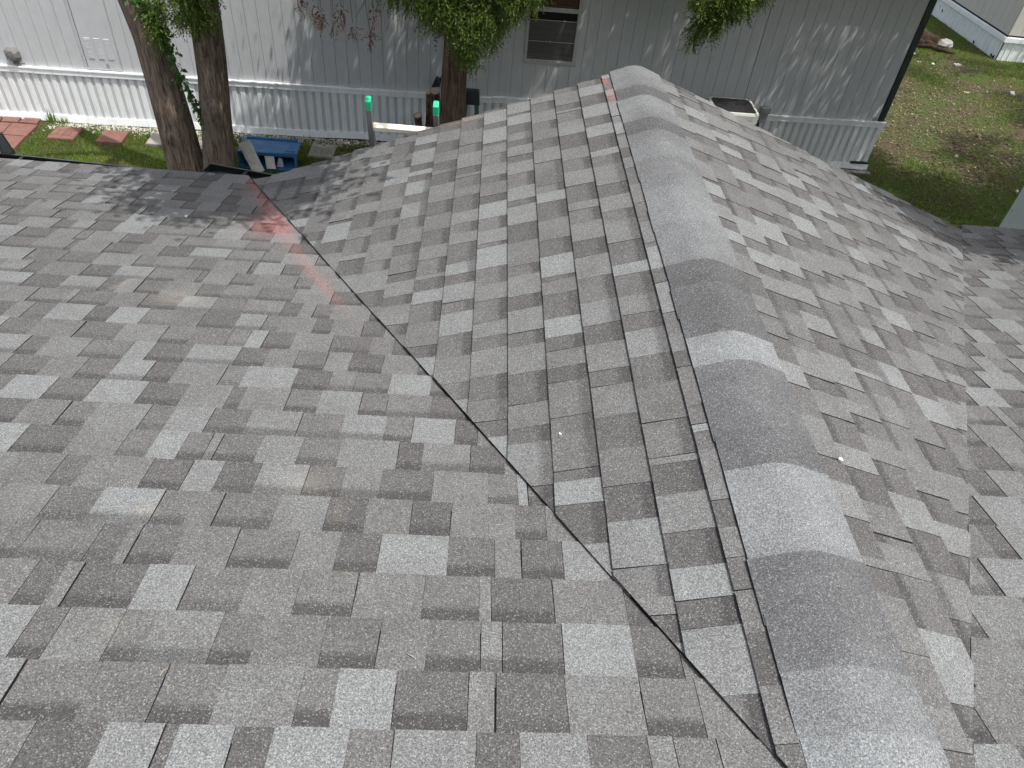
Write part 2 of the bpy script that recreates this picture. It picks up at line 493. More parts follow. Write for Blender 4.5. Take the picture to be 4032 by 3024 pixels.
pieces = []                                      # (area, pts3d, faces, cols, parent deck, material)
def add_piece(poly, s0, s1, pt, raised, tone, band, deck, mat, up_len, lift=None, butt=.0062):
    if poly is None: return
    area = 0
    for i in range(len(poly)):
        p, q = poly[i], poly[(i + 1) % len(poly)]; area += p[0] * q[1] - q[0] * p[1]
    if abs(area) < 2e-5: return
    top, bot = [], []
    for (u, s) in poly:
        f = (s - s0) / (s1 - s0)
        h = .0008 + butt * max(f, 0) + raised
        if lift: h += lift(u, s)
        top.append(pt(u, s, h)); bot.append(pt(u, s, -.001))
    n = (top[1] - top[0]).cross(top[2] - top[0])
    if n.z < 0: top.reverse(); bot.reverse(); poly = poly[::-1]
    k = len(top)
    fs = [tuple(range(k))] + [(i, i + k, (i + 1) % k + k, (i + 1) % k) for i in range(k)]
    cols = [[(tone, (s - s0) / (s1 - s0), band, 1.0) for (u, s) in poly]]
    cols += [[(tone, 1, 0, 0.0)] * 4 for i in range(k)]
    pieces.append([px_area(top), top + bot, fs, cols, deck, mat])

def course(s0, s1, u_from, u_to, pt, planes, deck, mat, rnd, lift=None, jitter=.0012, butt=.0062, rise=.0022):
    """one course of laminated shingles: raised tabs and the base layer showing between them"""
    u = u_from - rnd.uniform(0, .6)
    raised = rnd.random() < .5
    strip_left = rnd.uniform(.3, 1.0)
    ov = .034
    prev = None
    while u < u_to:
        wd = rnd.choice((.09, .11, .125, .14, .15, .165, .18)) if raised else rnd.choice((.075, .09, .11, .125, .14, .155))
        joint = False
        if wd >= strip_left:
            wd = max(strip_left, .03); joint = True
        a, b = u, u + wd
        if raised:
            tone = rnd.choice((.97, .88, .80, .68, .64, .60, .56, .50)); band = rnd.choice((0, 0, 0, 0, .7))
        else:
            tone = rnd.choice((.10, .16, .22, .28, .34, .42, .50)); band = rnd.choice((.5, .8, 1, 1, 1))
        if prev is not None and abs(prev - tone) < .07: tone += .12 if tone < .5 else -.12
        prev = tone
        tone += rnd.uniform(-.035, .035)
        j1 = s1 + rnd.uniform(-jitter, jitter)
        g = (.0045 if rnd.random() < .09 else .0015) if joint else .0002
        skew = rnd.uniform(-.003, .003)
        poly = clip([(a + .0004, s0 - ov), (b - g, s0 - ov), (b - g + skew, j1), (a + .0004 + skew, j1)], planes)
        add_piece(poly, s0, s1, pt, rise if raised else 0.0, tone, band, deck, mat, ov, lift, butt)
        u = b
        strip_left -= wd
        if joint: strip_left = 1.0
        raised = not raised

rnd = random.Random(5)
# main roof: s measured down the slope from y = 0
cutL = (-tan(PG), -sin(PM), ZM0 - ZR + XR * tan(PG))           # zm - zgable >= 0 on the left of the ridge
cutR = (tan(PR), -sin(PM), ZM0 - ZR - XR * tan(PR))
k = -4
while True:
    s0 = (k + .2) * EXP; s1 = s0 + EXP
    if s0 > SE - .03: break
    if s1 > SE - .05: s1 = SE + .012
    course(s0, s1, -5.2, XR, main_pt, [(-1, 0, XR), cutL], deck_main, M_SH_MAIN, rnd)
    course(s0, s1, XR, 6.4, main_pt, [(1, 0, -XR), cutR], deck_main, M_SH_MAIN, rnd)
    k += 1
# gable, left slope.  keep ZR - s sin(PG) >= zm(u)
cl = (tan(PM), -sin(PG), ZR - VB[2] - tan(PM) * VB[1] - .0016)
def liftL(u, s):
    d = (tan(PM) * u - sin(PG) * s + ZR - VB[2] - tan(PM) * VB[1])
    return .010 * max(0, 1 - d / .035)
for k in range(0, 17):
    s1 = .2174 + k * EXP; s0 = s1 - EXP
    if s1 > VS_L - .06: s1 = VS_L + .01
    yj = YG + rnd.uniform(-.006, .006)
    course(s0, s1, YV - .1, YG, gl_pt, [(cl[0], cl[1], cl[2] + rnd.uniform(-.0018, .0012)), (-1, 0, yj)], deck_l, M_SH_GAB, rnd, liftL, .0004, .0125, .0010)
# a dark trough under the open cut of the left valley is simply the underlay showing
crr = (tan(PM), -sin(PR), ZR - VB[2] - tan(PM) * VB[1] - .0005)
def liftR(u, s):
    d = (tan(PM) * u - sin(PR) * s + ZR - VB[2] - tan(PM) * VB[1])
    return .002 * max(0, 1 - d / .05)
for k in range(0, 20):
    s1 = .235 + k * EXP; s0 = s1 - EXP
    if s0 > vr_s - .02: break
    if s1 > vr_s - .05: s1 = vr_s + .008
    yj = YG + rnd.uniform(-.012, .012)
    course(s0, s1, YV - .1, YG, gr_pt, [crr, (-1, 0, yj)], deck_r, M_SH_GAB, rnd, liftR, .003)

pieces.sort(key=lambda p: -p[0])
for pc in pieces[:300]:
    mb = MB(); mb.add(pc[1], pc[2], 0, pc[3]); mb.build('shingle', pc[5], pc[4])
rest = MB()
for pc in pieces[300:]:
    rest.add(pc[1], pc[2], 0 if pc[5] is M_SH_MAIN else 1, pc[3])
tag(rest.build('shingle_layer', [M_SH_MAIN, M_SH_GAB], house), kind='stuff')

# ridge caps, lapped from the gable end towards the main roof
CAP_Y = [(.61, .95), (.71, .74), (.84, .46), (.95, .40), (1.07, .26), (1.22, .88), (1.34, .46), (1.46, .34), (1.60, .44), (1.72, .40), (1.85, .97), (2.07, .28), (2.2, .32), (2.34, .24), (2.58, .72), (2.83, .78), (3.0, .62), (3.15, .56), (3.3, .68), (3.45, .6), (3.58, .18), (3.68, .66), (3.89, .76), (4.0, .2), (4.15, .6), (9, .66)]
def cap_tone(y): return next(t for (b, t) in CAP_Y if y < b)
y1 = YG + .012
ncap = int((y1 - .42) / EXP) + 4
for i in range(ncap):
    yf = y1 - i * EXP; yn = yf - EXP
    tone = cap_tone((yn + yf) / 2)
    tone += rnd.uniform(-.02, .02)
    half = .160 + rnd.uniform(-.002, .002)
    half2 = half + rnd.uniform(-.001, .001)
    mb = MB()
    ts = [-1, -.8, -.6, -.42, -.28, -.14, 0, .14, .28, .42, .6, .8, 1]
    sx = -.014 + rnd.uniform(-.002, .002)
    rows = []
    for (yy, hh, hf) in ((yn - .03, .0068, half), ((yn + yf) / 2, .0082, (half + half2) / 2), (yf + rnd.uniform(-.004, .004), .0102, half2)):
        row = []
        for t in ts:
            s = t * hf; aa = abs(s)
            ang = PG if t < 0 else PR
            rr = .060
            z = -aa * tan(ang)
            if aa < rr: z = -tan(ang) * (aa * aa / (2 * rr) + rr / 2)    # rounded over the ridge
            row.append(Vector((XR + s * cos(ang) + sx, yy, ZR + z * cos(ang) + hh + .006)))
        rows.append(row)
    n = len(ts)
    vs = [v for r in rows for v in r]; fs = []; cs = []
    tn = [tone + (cap_tone(yn - .05) - tone) * .30, tone, tone + (cap_tone(yf + .05) - tone) * .12]
    vv = (-.2, .45, 1.0)
    bnd = .3 if tone < .35 else 0
    for a in range(2):
        for b in range(n - 1):
            fs.append((a * n + b, a * n + b + 1, (a + 1) * n + b + 1, (a + 1) * n + b))
            cs.append([(tn[a], vv[a], bnd, 1), (tn[a], vv[a], bnd, 1), (tn[a + 1], vv[a + 1], bnd, 1), (tn[a + 1], vv[a + 1], bnd, 1)])
    drop = Vector((0, 0, .0125))
    def skirt(line):                             # cut edges get vertices of their own so that the top shades evenly
        k0 = len(vs); vs.extend(line); vs.extend([v - drop for v in line]); L_ = len(line)
        for b in range(L_ - 1):
            fs.append((k0 + b, k0 + b + 1, k0 + L_ + b + 1, k0 + L_ + b)); cs.append([(tone, 1, 0, 0)] * 4)
    skirt(rows[2]); skirt([r[0] for r in rows]); skirt([r[-1] for r in rows][::-1])
    o = mb.add(vs, fs, 0, cs).build('ridge_cap', M_SH_CAP, house, smooth=False)
    o.data.polygons.foreach_set('use_smooth', [i < 2 * (n - 1) for i in range(len(o.data.polygons))])

# gutters on the main eave
def gutter(xa, ya, xb, yb, z):
    a, b = Vector((xa, ya, z)), Vector((xb, yb, z)); d = (b - a).normalized(); nrm = Vector((-d.y, d.x, 0))
    if nrm.y < 0: nrm = -nrm
    prof = [(-.125, .0), (-.125, -.09), (-.03, -.095), (.0, -.05), (.0, .0), (-.018, .004), (-.018, -.008), (-.006, -.012), (-.008, -.048), (-.034, -.086), (-.115, -.082), (-.119, .0)]
    mb = MB(); n = len(prof)
    vs = [p + nrm * q[0] + Vector((0, 0, q[1])) for p in (a, b) for q in prof]
    fs = [(i, (i + 1) % n, n + (i + 1) % n, n + i) for i in range(n)]
    mb.add(vs, fs)
    g = mb.build('gutter', M_BLACK, house)
    c = MB()
    for p in (a, b):
        vs = [p + nrm * q[0] + Vector((0, 0, q[1])) + d * e for e in (-.004, .004) for q in prof[:5]]
        c.add(vs, [(0, 1, 2, 3, 4), (9, 8, 7, 6, 5)] + [(i, i + 5, (i + 1) % 5 + 5, (i + 1) % 5) for i in range(5)])
    c.build('end_cap', M_BLACK, g)
    h = MB()
    L = (b - a).length; k = max(1, int(L / .5))
    for i in range(k):
        p = a + d * (L * (i + .5) / k)
        h.bar(p - nrm * .12, p - nrm * .012 + Vector((0, 0, -.002)), .02, .004)
    h.build('hanger', M_BLACK, g)
gutter(-3.9, 4.60, -2.15, 4.475, VB[2] - .035)
gutter(-1.83, 4.60, -1.30, 4.485, VB[2] - .03)
mb = MB(); mb.tube([(-3.19, 4.62, VB[2] + .07), (-3.17, 4.60, VB[2] - .05), (-3.17, 4.60, VB[2] - .5)], [.02, .04, .04], 8); mb.build('downspout', M_BLACK, house)

# ------------------------------------------------------------------ ground
def grid_sheet(name, x0, x1, y0, y1, nx, ny, mat):
    xs = np.linspace(x0, x1, nx); ys = np.linspace(y0, y1, ny)
    v = [(x, y, 0.0) for y in ys for x in xs]
    f = [(j * nx + i, j * nx + i + 1, (j + 1) * nx + i + 1, (j + 1) * nx + i) for j in range(ny - 1) for i in range(nx - 1)]
    mb = MB(); mb.add(v, f); return mb.build(name, mat, origin=(0, 0, 0))
gr = tag(grid_sheet('ground', -150, 150, -150, 150, 13, 13, M_GROUND), kind='structure')

# ------------------------------------------------------------------ long trailer home behind
YW, YAW = 11.946, 0.02954
def wp(a, off, z): return Vector((a * cos(YAW) + off * sin(YAW), YW + a * sin(YAW) - off * cos(YAW), z))
home = empty('mobile_home', tuple(wp(0, 0, 0)), 'long grey mobile home with white ribbed skirting behind the cedars', 'mobile home')
ZS = .865                                       # top of the skirting
def wbox(mb, a0, a1, o0, o1, z0, z1, mi=0): return mb.box((a0, o0, z0), (a1, o1, z1), mi, lambda x, y, z: wp(x, y, z))
AW0, AW1 = -13.0, 6.78
mb = MB(); wbox(mb, AW0, AW1 + .05, -4.2, -.002, .5, 3.3); mb.build('wall', M_GROOVE, home)
mb = MB(); mb.add([wp(AW0 - .2, .22, 3.3), wp(AW1 + .3, .22, 3.3), wp(AW1 + .3, -2.1, 3.85), wp(AW0 - .2, -2.1, 3.85), wp(AW1 + .3, -4.4, 3.3), wp(AW0 - .2, -4.4, 3.3)],
                  [(0, 1, 2, 3), (3, 2, 4, 5), (0, 3, 5), (1, 4, 2), (0, 5, 4, 1)]); mb.build('roof', M_WHITE2, home)
W0, W1, WZ0, WZ1 = .585, 1.405, 1.475, 2.92
D0, D1 = -6.30, -5.74
g0 = -1.09 - .187 * 70
a = AW0
gx = [g0 + .2035 * .919 * i for i in range(140)]
gx = [x for x in gx if AW0 < x < AW1 - .06]
edges = [AW0] + gx + [AW1 - .002]
rs = random.Random(9)
for i in range(len(edges) - 1):
    a0, a1 = edges[i] + .0026, edges[i + 1] - .0026
    if abs(edges[i] - 4.29) < .1: a0 += .006
    segs = [(a0, a1, ZS + .012 + rs.uniform(-.006, .004), 3.28)]
    def cut(segs, x0, x1, z0, z1):
        out = []
        for (p, q, u, v) in segs:
            if q <= x0 or p >= x1 or v <= z0 or u >= z1: out.append((p, q, u, v)); continue
            if p < x0: out.append((p, x0, u, v)); p = x0
            if q > x1: out.append((x1, q, u, v)); q = x1
            if u < z0: out.append((p, q, u, z0))
            if v > z1: out.append((p, q, z1, v))
        return out
    segs = cut(segs, W0, W1, WZ0, WZ1)
    segs = cut(segs, D0, D1, .90, 2.75)
    for (p, q, u, v) in segs:
        if q - p > .004:
            mb = MB(); wbox(mb, p, q, 0, .011 + rs.uniform(-.0006, .0006), u, v); mb.build('siding_board', M_SIDING, home)
# skirting panels
pa = AW0; pw = .40
def skirt_profile(n=3, w=.40, phase=0):
    """(position, offset, material) outline of a ribbed panel, raised flats and recesses"""
    out = []; st = w / n
    for k in range(n):
        x = k * st
        out += [(x, .004, 1), (x + st * .36, .004, 1), (x + st * .40, .013, 0), (x + st * .60, .013, 0), (x + st * .62, .016, 0), (x + st * .72, .016, 0), (x + st * .74, .013, 0), (x + st * .96, .013, 0)]
    out.append((w, .004, 1))
    return out
ZB0, ZB1 = .10, ZS - .085
npan = int((AW1 + .13 - AW0) / pw)
for i in range(npan):
    x0 = AW1 + .13 - (i + 1) * pw
    pr = skirt_profile()
    mb = MB()
    tl = rs.uniform(-.0015, .0015)
    for j in range(len(pr) - 1):
        (u0, o0, m0), (u1, o1, m1) = pr[j], pr[j + 1]
        mi = 0
        if m0 == 1 and m1 == 1: mi = 1 if (j // 8) % 3 == i % 3 and i % 2 == 0 or (x0 > 4.9 and (j // 8) == 1) else 2
        mb.add([wp(x0 + u0 + .0008, o0 + .015 + tl, ZB0), wp(x0 + u1, o1 + .015 + tl, ZB0), wp(x0 + u1, o1 + .015 + tl, ZB1), wp(x0 + u0 + .0008, o0 + .015 + tl, ZB1)], [(0, 1, 2, 3)], mi)
    wbox(mb, x0 + .002, x0 + pw - .002, .0, .012, ZB0, ZB1, 0)
    mb.build('skirting_panel', [M_WHITE, M_VENT, M_VREC], home)
# top and bottom rails in lengths, butted
xr = AW1 + .16; i = 0
while xr > AW0:
    L = 3.62 if i else 3.2
    x0 = max(AW0, xr - L); dz = rs.uniform(-.006, .006); do = rs.uniform(0, .004)
    mb = MB()
    wbox(mb, x0 + .002, xr - .002, .003, .048 + do, ZS - .085 + dz, ZS - .012 + dz)
    wbox(mb, x0 + .002, xr - .002, .003, .058 + do, ZS - .012 + dz, ZS + .012 + dz)
    mb.build('top_rail', M_WHITE, home, bevel=.003)
    mb = MB(); nseg = 10
    for s in range(nseg):
        xa, xb = x0 + .002 + (xr - x0 - .004) * s / nseg, x0 + .002 + (xr - x0 - .004) * (s + 1) / nseg
        za = .008 * sin(xa * 2.3) + .004 * sin(xa * 5.1); zb = .008 * sin(xb * 2.3) + .004 * sin(xb * 5.1)
        vs = [wp(xa, .006, .01 + za), wp(xb, .006, .01 + zb), wp(xb, .062, .01 + zb), wp(xa, .062, .01 + za), wp(xa, .006, .10 + za), wp(xb, .006, .10 + zb), wp(xb, .05, .115 + zb), wp(xa, .05, .115 + za)]
        mb.add(vs, [(3, 2, 1, 0), (4, 5, 6, 7), (0, 1, 5, 4), (1, 2, 6, 5), (2, 3, 7, 6), (3, 0, 4, 7)])
    mb.build('bottom_rail', M_WHITE, home)
    xr = x0; i += 1
# end return of the skirting and corner trim
mb = MB(); wbox(mb, AW1 + .10, AW1 + .128, -4.2, .0, .02, ZS - .02); mb.build('end_skirting', M_WHITE, home)
mb = MB(); wbox(mb, AW1 + .002, AW1 + .112, -.10, .024, ZS + .015, 3.29); mb.build('corner_trim', M_DARKGREEN, home, bevel=.004)
mb = MB(); wbox(mb, AW1 - .18, AW1 + .14, .020, .066, .116, .15); mb.build('trim_offcut', M_DARKGREEN, home)
mb = MB(); mb.tube([wp(AW1 - .07 + .028 * cos(t), .02, ZS + .05 + .028 * sin(t)) for t in np.linspace(0, 2 * pi, 13)], .005, 6); mb.build('tie_ring', M_BLACK, home)
# window
win = MB()
fw = .042
wbox(win, W0, W0 + fw, -.02, .026, WZ0, WZ1); wbox(win, W1 - fw, W1, -.02, .026, WZ0, WZ1)
wbox(win, W0 + fw, W1 - fw, -.02, .026, WZ0, WZ0 + .035); wbox(win, W0 + fw, W1 - fw, -.02, .026, WZ1 - .035, WZ1)
wbox(win, W0 - .022, W0 - .001, .0, .016, WZ0 - .02, WZ1); wbox(win, W1 + .001, W1 + .022, .0, .016, WZ0 - .02, WZ1)
wbox(win, W0 - .022, W1 + .022, .0, .016, WZ0 - .041, WZ0 - .0205)
wino = win.build('window', M_ALFR, home)
mb = MB(); wbox(mb, W0 + fw + .001, W1 - fw - .001, -.012, .018, 2.225, 2.285); mb.build('sash_rail', M_ALFR, wino)
mb = MB(); wbox(mb, W0 + fw + .001, W1 - fw - .001, .006, .009, WZ0 + .036, 2.105); mb.build('insect_screen', M_SCREEN, wino)
mb = MB(); wbox(mb, W0 + fw + .001, W1 - fw - .001, .0095, .013, 1.785, 1.792); wbox(mb, W0 + fw + .001, W1 - fw - .001, .0095, .014, 2.098, 2.107); mb.build('screen_bar', M_ALFR, wino)
mb = MB(); wbox(mb, W0 + fw + .002, W1 - fw - .002, -.0015, .0025, 2.286, WZ1 - .036); mb.build('pane', M_GLASS, wino)
mb = MB(); wbox(mb, W0 + .03, W1 - .03, -.0019, -.0017, WZ0 + .02, WZ1 - .02); mb.build('dark_room', M_VOID, wino)
mb = MB()
for k in range(13): wbox(mb, W0 + .235, W1 - fw - .012, -.0014, .0004, 2.292 + k * .046, 2.292 + k * .046 + .042)
mb.build('blind', M_BROWN, wino)
# access door with louvres
door = MB(); wbox(door, D0 + .038, D1 - .016, .0, .018, .915, 2.72)
dr = door.build('access_door', M_SIDING, home)
mb = MB(); wbox(mb, D0 + .002, D0 + .022, 0, .02, .905, 2.74); wbox(mb, D1 - .008, D1 - .002, 0, .02, .905, 2.74); wbox(mb, D0 + .023, D1 - .011, 0, .022, .893, .912); mb.build('door_frame', M_SIDING, dr)
for c in range(3):
    xa = -6.205 + c * .145
    mb = MB()
    for k in range(16):
        z = 1.065 + k * .0195
        mb.add([wp(xa, .0185, z), wp(xa + .085, .0185, z), wp(xa + .085, .026, z + .002), wp(xa, .026, z + .002), wp(xa, .0185, z + .014), wp(xa + .085, .0185, z + .014)],
               [(0, 1, 2, 3), (3, 2, 5, 4), (0, 3, 4), (1, 5, 2)])
    mb.build('louvre', M_SIDING, dr)
mb = MB(); mb.tube([wp(-5.955 + .018 * cos(t), .024, .965 + .018 * sin(t)) for t in np.linspace(0, 2 * pi, 13)], .004, 6); wbox(mb, -5.965, -5.945, .0185, .023, .985, 1.0); mb.build('latch', M_GREYBOX, dr)
# dryer vent hood
mb = MB()
hx, hz = -7.345, 1.05
pts = []
for (o, sc, dzz) in ((.012, 1.0, 0), (.07, .95, .01), (.10, .62, .0), (.105, .25, -.01)):
    for t in range(8):
        ang = t * pi / 4 + pi / 8
        pts.append(wp(hx + .11 * sc * cos(ang), o, hz + dzz + .115 * sc * sin(ang)))
fs = [(r * 8 + t, r * 8 + (t + 1) % 8, (r + 1) * 8 + (t + 1) % 8, (r + 1) * 8 + t) for r in range(3) for t in range(8)] + [tuple(24 + t for t in range(8))]
mb.add(pts, fs); wbox(mb, hx - .03, hx + .035, .02, .06, hz - .15, hz - .10)
vh = mb.build('vent_hood', M_VHOOD, home)
mb = MB()
for k in range(3): mb.bar(wp(hx - .085 + k * .06, .09, hz + .07), wp(hx - .07 + k * .05, .095, hz - .07), .008, .012)
mb.bar(wp(hx + .02, .06, hz - .11), wp(hx + .13, .03, hz - .13), .02, .012)
mb.build('flap', M_VHOOD, vh)
# electrical disconnect
mb = MB(); wbox(mb, 4.66, 4.83, .012, .085, .90, 1.01); wbox(mb, 4.68, 4.81, .012, .07, .74, .8995)
eb = mb.build('disconnect_box', M_GREYBOX, home, bevel=.006)
mb = MB(); wbox(mb, 4.70, 4.79, .0855, .09, .915, .985); mb.build('cover', M_GREYBOX, eb)
mb = MB(); mb.tube([wp(4.70, .05, .739), wp(4.69, .06, .5), wp(4.55, .10, .35)], .018, 8); mb.build('conduit', M_BLACK, home)

# ------------------------------------------------------------------ air conditioner
ac = empty('air_conditioner', (4.02, 11.6, 0), 'beige outdoor air conditioner unit standing against the grey wall', 'air conditioner')
def rrect(x0, x1, y0, y1, r, z, n=5):
    out = []
    for cx, cy, a0 in ((x1 - r, y1 - r, 0), (x0 + r, y1 - r, pi / 2), (x0 + r, y0 + r, pi), (x1 - r, y0 + r, 3 * pi / 2)):
        for k in range(n): out.append(Vector((cx + r * cos(a0 + k * pi / 2 / (n - 1)), cy + r * sin(a0 + k * pi / 2 / (n - 1)), z)))
    return out
def loft(mb, rings, mi=0, cap0=True, cap1=True):
    n = len(rings[0]); vs = [v for r in rings for v in r]
    fs = [(i * n + k, i * n + (k + 1) % n, (i + 1) * n + (k + 1) % n, (i + 1) * n + k) for i in range(len(rings) - 1) for k in range(n)]
    if cap0: fs.append(tuple(range(n - 1, -1, -1)))
    if cap1: fs.append(tuple((len(rings) - 1) * n + k for k in range(n)))
    mb.add(vs, fs, mi)
AX0, AX1, AY0, AY1, AZ = 3.655, 4.395, 11.26, 11.92, 1.165
mb = MB(); loft(mb, [rrect(AX0 + .02, AX1 - .02, AY0 + .02, AY1 - .02, .09, z) for z in (.06, AZ - .16)])
mb.build('cabinet', M_AC, ac)
mb = MB()
loft(mb, [rrect(AX0, AX1, AY0, AY1, .10, AZ - .16), rrect(AX0, AX1, AY0, AY1, .10, AZ - .03), rrect(AX0 + .012, AX1 - .012, AY0 + .012, AY1 - .012, .09, AZ), rrect(AX0 + .045, AX1 - .045, AY0 + .045, AY1 - .045, .075, AZ + .002), rrect(AX0 + .05, AX1 - .05, AY0 + .05, AY1 - .05, .07, AZ - .05)], cap1=False)
mb.build('top_cover', M_AC, ac, smooth=False)
mb = MB(); loft(mb, [rrect(AX0 + .051, AX1 - .051, AY0 + .051, AY1 - .051, .07, AZ - .055), rrect(AX0 + .051, AX1 - .051, AY0 + .051, AY1 - .051, .07, AZ - .050)]); mb.build('fan_well', M_ACFIN, ac)
mb = MB()
for k in range(22):
    y = AY0 + .055 + k * (AY1 - AY0 - .11) / 21
    mb.bar((AX0 + .05, y, AZ - .002), (AX1 - .05, y, AZ - .002), .007, .007)
for k in range(3):
    x = AX0 + .18 + k * .165; mb.bar((x, AY0 + .042, AZ - .011), (x, AY1 - .042, AZ - .011), .008, .008)
mb.build('fan_grille', M_ACDARK, ac)
mb = MB(); mb.tube([(4.03, 11.62, AZ - .049), (4.03, 11.62, AZ - .02)], .085, 14); mb.build('fan_hub', M_GREYBOX, ac)
mb = MB(); mb.box((3.6, 11.2, 0), (4.46, 11.94, .058)); mb.build('pad', M_PAVERG, ac)

# ------------------------------------------------------------------ pavers
def paver(poly, z0, z1, mat, label, group, imprint=False):
    mb = MB(); n = len(poly)
    cx = sum(p[0] for p in poly) / n; cy = sum(p[1] for p in poly) / n
    ins = [(cx + (p[0] - cx) * .985, cy + (p[1] - cy) * .985) for p in poly]
    loft(mb, [[Vector((*p, z0)) for p in poly], [Vector((*p, z1 - .006)) for p in poly], [Vector((*p, z1)) for p in ins]], cap0=False)
    o = mb.build('paver', mat)
    tag(o, label, 'paver', group)
    if imprint:
        a, b, c, d = [Vector((*p, z1)) for p in ins]
        for (u0, u1, v0, v1) in ((0, .49, 0, .24), (.51, 1, 0, .24), (0, .24, .26, .74), (.26, .49, .26, .74), (.51, .74, .26, .74), (.76, 1, .26, .74), (0, .49, .76, 1), (.51, 1, .76, 1)):
            mb = MB()
            def P(u, v, h): return a * (1 - u) * (1 - v) + b * u * (1 - v) + c * u * v + d * (1 - u) * v + Vector((0, 0, h))
            vs = [P(u0, v0, .0005), P(u1, v0, .0005), P(u1, v1, .0005), P(u0, v1, .0005), P(u0 + .01, v0 + .01, .008), P(u1 - .01, v0 + .01, .008), P(u1 - .01, v1 - .01, .008), P(u0 + .01, v1 - .01, .008)]
            mb.add(vs, [(4, 5, 6, 7), (0, 1, 5, 4), (1, 2, 6, 5), (2, 3, 7, 6), (3, 0, 4, 7)])
            mb.build('brick_imprint', mat, o)
    return o
GP = 'stepping stones in the grass strip'
def sq(x, y, w, d, sk=0): return [(x, y), (x + w, y), (x + w + sk, y + d), (x + sk, y + d)]
paver(sq(-6.87, 11.0, .40, .40, -.01), 0, .055, M_PAVER, 'red stepping stone with a brick pattern pressed into its top', GP, True)
paver(sq(-6.12, 10.99, .39, .42, -.02), 0, .06, M_PAVER, 'plain red stepping stone alone on the grass left of the trunks', GP)
paver(sq(-5.36, 11.03, .41, .42, -.02), 0, .06, M_PAVERG, 'pale grey stepping stone partly behind the left trunk', GP)
paver(sq(-4.62, 11.0, .41, .42, -.02), 0, .055, M_PAVERG, 'grey stepping stone showing between the two trunks', GP)
paver(sq(-2.82, 11.05, .41, .46, .0), 0, .035, M_PAVERG, 'worn grey stepping stone right of the blue bin', GP, True)
GC = 'red pavers laid in the left corner'
paver([(-7.53, 11.49), (-7.245, 11.475), (-7.265, 11.665), (-7.51, 11.665)], 0, .05, M_PAVER, 'small red paver at the right end of the row along the skirting', GC)
paver([(-7.80, 11.48), (-7.545, 11.48), (-7.575, 11.66), (-7.84, 11.64)], 0, .05, M_PAVER, 'small dark red paver, middle of the row along the skirting', GC)
paver([(-8.10, 11.48), (-7.82, 11.48), (-7.86, 11.64), (-8.14, 11.64)], 0, .05, M_PAVER, 'small red paver cut by the left edge of the picture', GC)
paver([(-7.56, 11.02), (-7.19, 11.01), (-7.20, 11.42), (-7.60, 11.43)], 0, .055, M_PAVER, 'large brownish red paver in the middle of the corner paving', GC)
paver([(-7.97, 11.03), (-7.58, 11.02), (-7.62, 11.43), (-8.02, 11.43)], 0, .05, M_PAVER, 'large orange red paver at the left edge behind the nearest one', GC)
paver([(-7.56, 10.59), (-7.17, 10.585), (-7.20, 11.0), (-7.60, 11.0)], 0, .05, M_PAVER, 'large red paver with weeds nearest the black gutter', GC)
paver([(-7.98, 10.60), (-7.58, 10.59), (-7.62, 11.0), (-8.0, 11.01)], 0, .05, M_PAVER, 'red paver behind the end of the black gutter', GC)
paver([(-7.56, 10.16), (-7.17, 10.15), (-7.18, 10.57), (-7.57, 10.575)], 0, .05, M_PAVERG, 'greyish paver just showing over the black gutter', GC)

# ------------------------------------------------------------------ blue bin with boards
bn = empty('storage_bin', (-3.3, 10.8, 0), 'blue plastic bin lying open on its side with pale boards inside', 'bin')
mb = MB()
bx0, bx1, by0, by1, bh = -3.76, -2.86, 10.52, 10.94, .31
def bring(y, ins, z0, z1):
    r = .07
    out = []
    for cx, cz, a0 in ((bx1 - ins - r, z1 - r, 0), (bx0 + ins + r, z1 - r, pi / 2), (bx0 + ins + r, z0 + r, pi), (bx1 - ins - r, z0 + r, 3 * pi / 2)):
        for k in range(5): out.append(Vector((cx + r * cos(a0 + k * pi / 8), y, cz + r * sin(a0 + k * pi / 8))))
    return out
loft(mb, [bring(by0 + .03, .0, .0, bh), bring(by0, .0, .0, bh), bring(by0, .03, .03, bh - .03), bring(by0 + .03, .045, .04, bh - .04), bring(by1 - .03, .10, .07, bh - .09)], cap0=False)
loft(mb, [bring(by1 - .03, .10, .07, bh - .09), bring(by1, .08, .05, bh - .06), bring(by0 + .05, .02, .015, bh - .015), bring(by0 + .03, .0, .0, bh)], cap0=False, cap1=False)
mb.build('body', M_BLUE, bn)
mb = MB()
def lid(u, v, h=0):                                # lid lies over the upper side, raised at its free edge
    x = bx0 + .03 + (bx1 - bx0 - .02) * u; y = by0 - .015 + .40 * v + .05 * (u - .5)
    z = bh + .012 + .035 * sin(pi * v * .5) - .03 * u + h
    return Vector((x, y, z))
nu, nv = 12, 8
vs = [lid(i / nu, j / nv, .012 * (1 if 1 < i < nu - 1 and 1 < j < nv - 1 else 0)) for j in range(nv + 1) for i in range(nu + 1)]
fs = [(j * (nu + 1) + i, j * (nu + 1) + i + 1, (j + 1) * (nu + 1) + i + 1, (j + 1) * (nu + 1) + i) for j in range(nv) for i in range(nu)]
o2 = len(vs); vs += [lid(i / nu, j / nv, -.006) for j in range(nv + 1) for i in range(nu + 1)]
fs += [tuple(o2 + q for q in reversed(f)) for f in fs[:]]
mb.add(vs, fs)
for i in range(nu):
    a, b = lid(i / nu, 0, 0), lid((i + 1) / nu, 0, 0); dn = Vector((0, .012, -.055))
    mb.add([a, b, b + dn, a + dn, a + Vector((0, .01, 0)), b + Vector((0, .01, 0)), b + dn + Vector((0, .01, 0)), a + dn + Vector((0, .01, 0))], [(0, 3, 2, 1), (4, 5, 6, 7), (3, 7, 6, 2)])
ld = mb.build('lid', M_BLUE, bn)
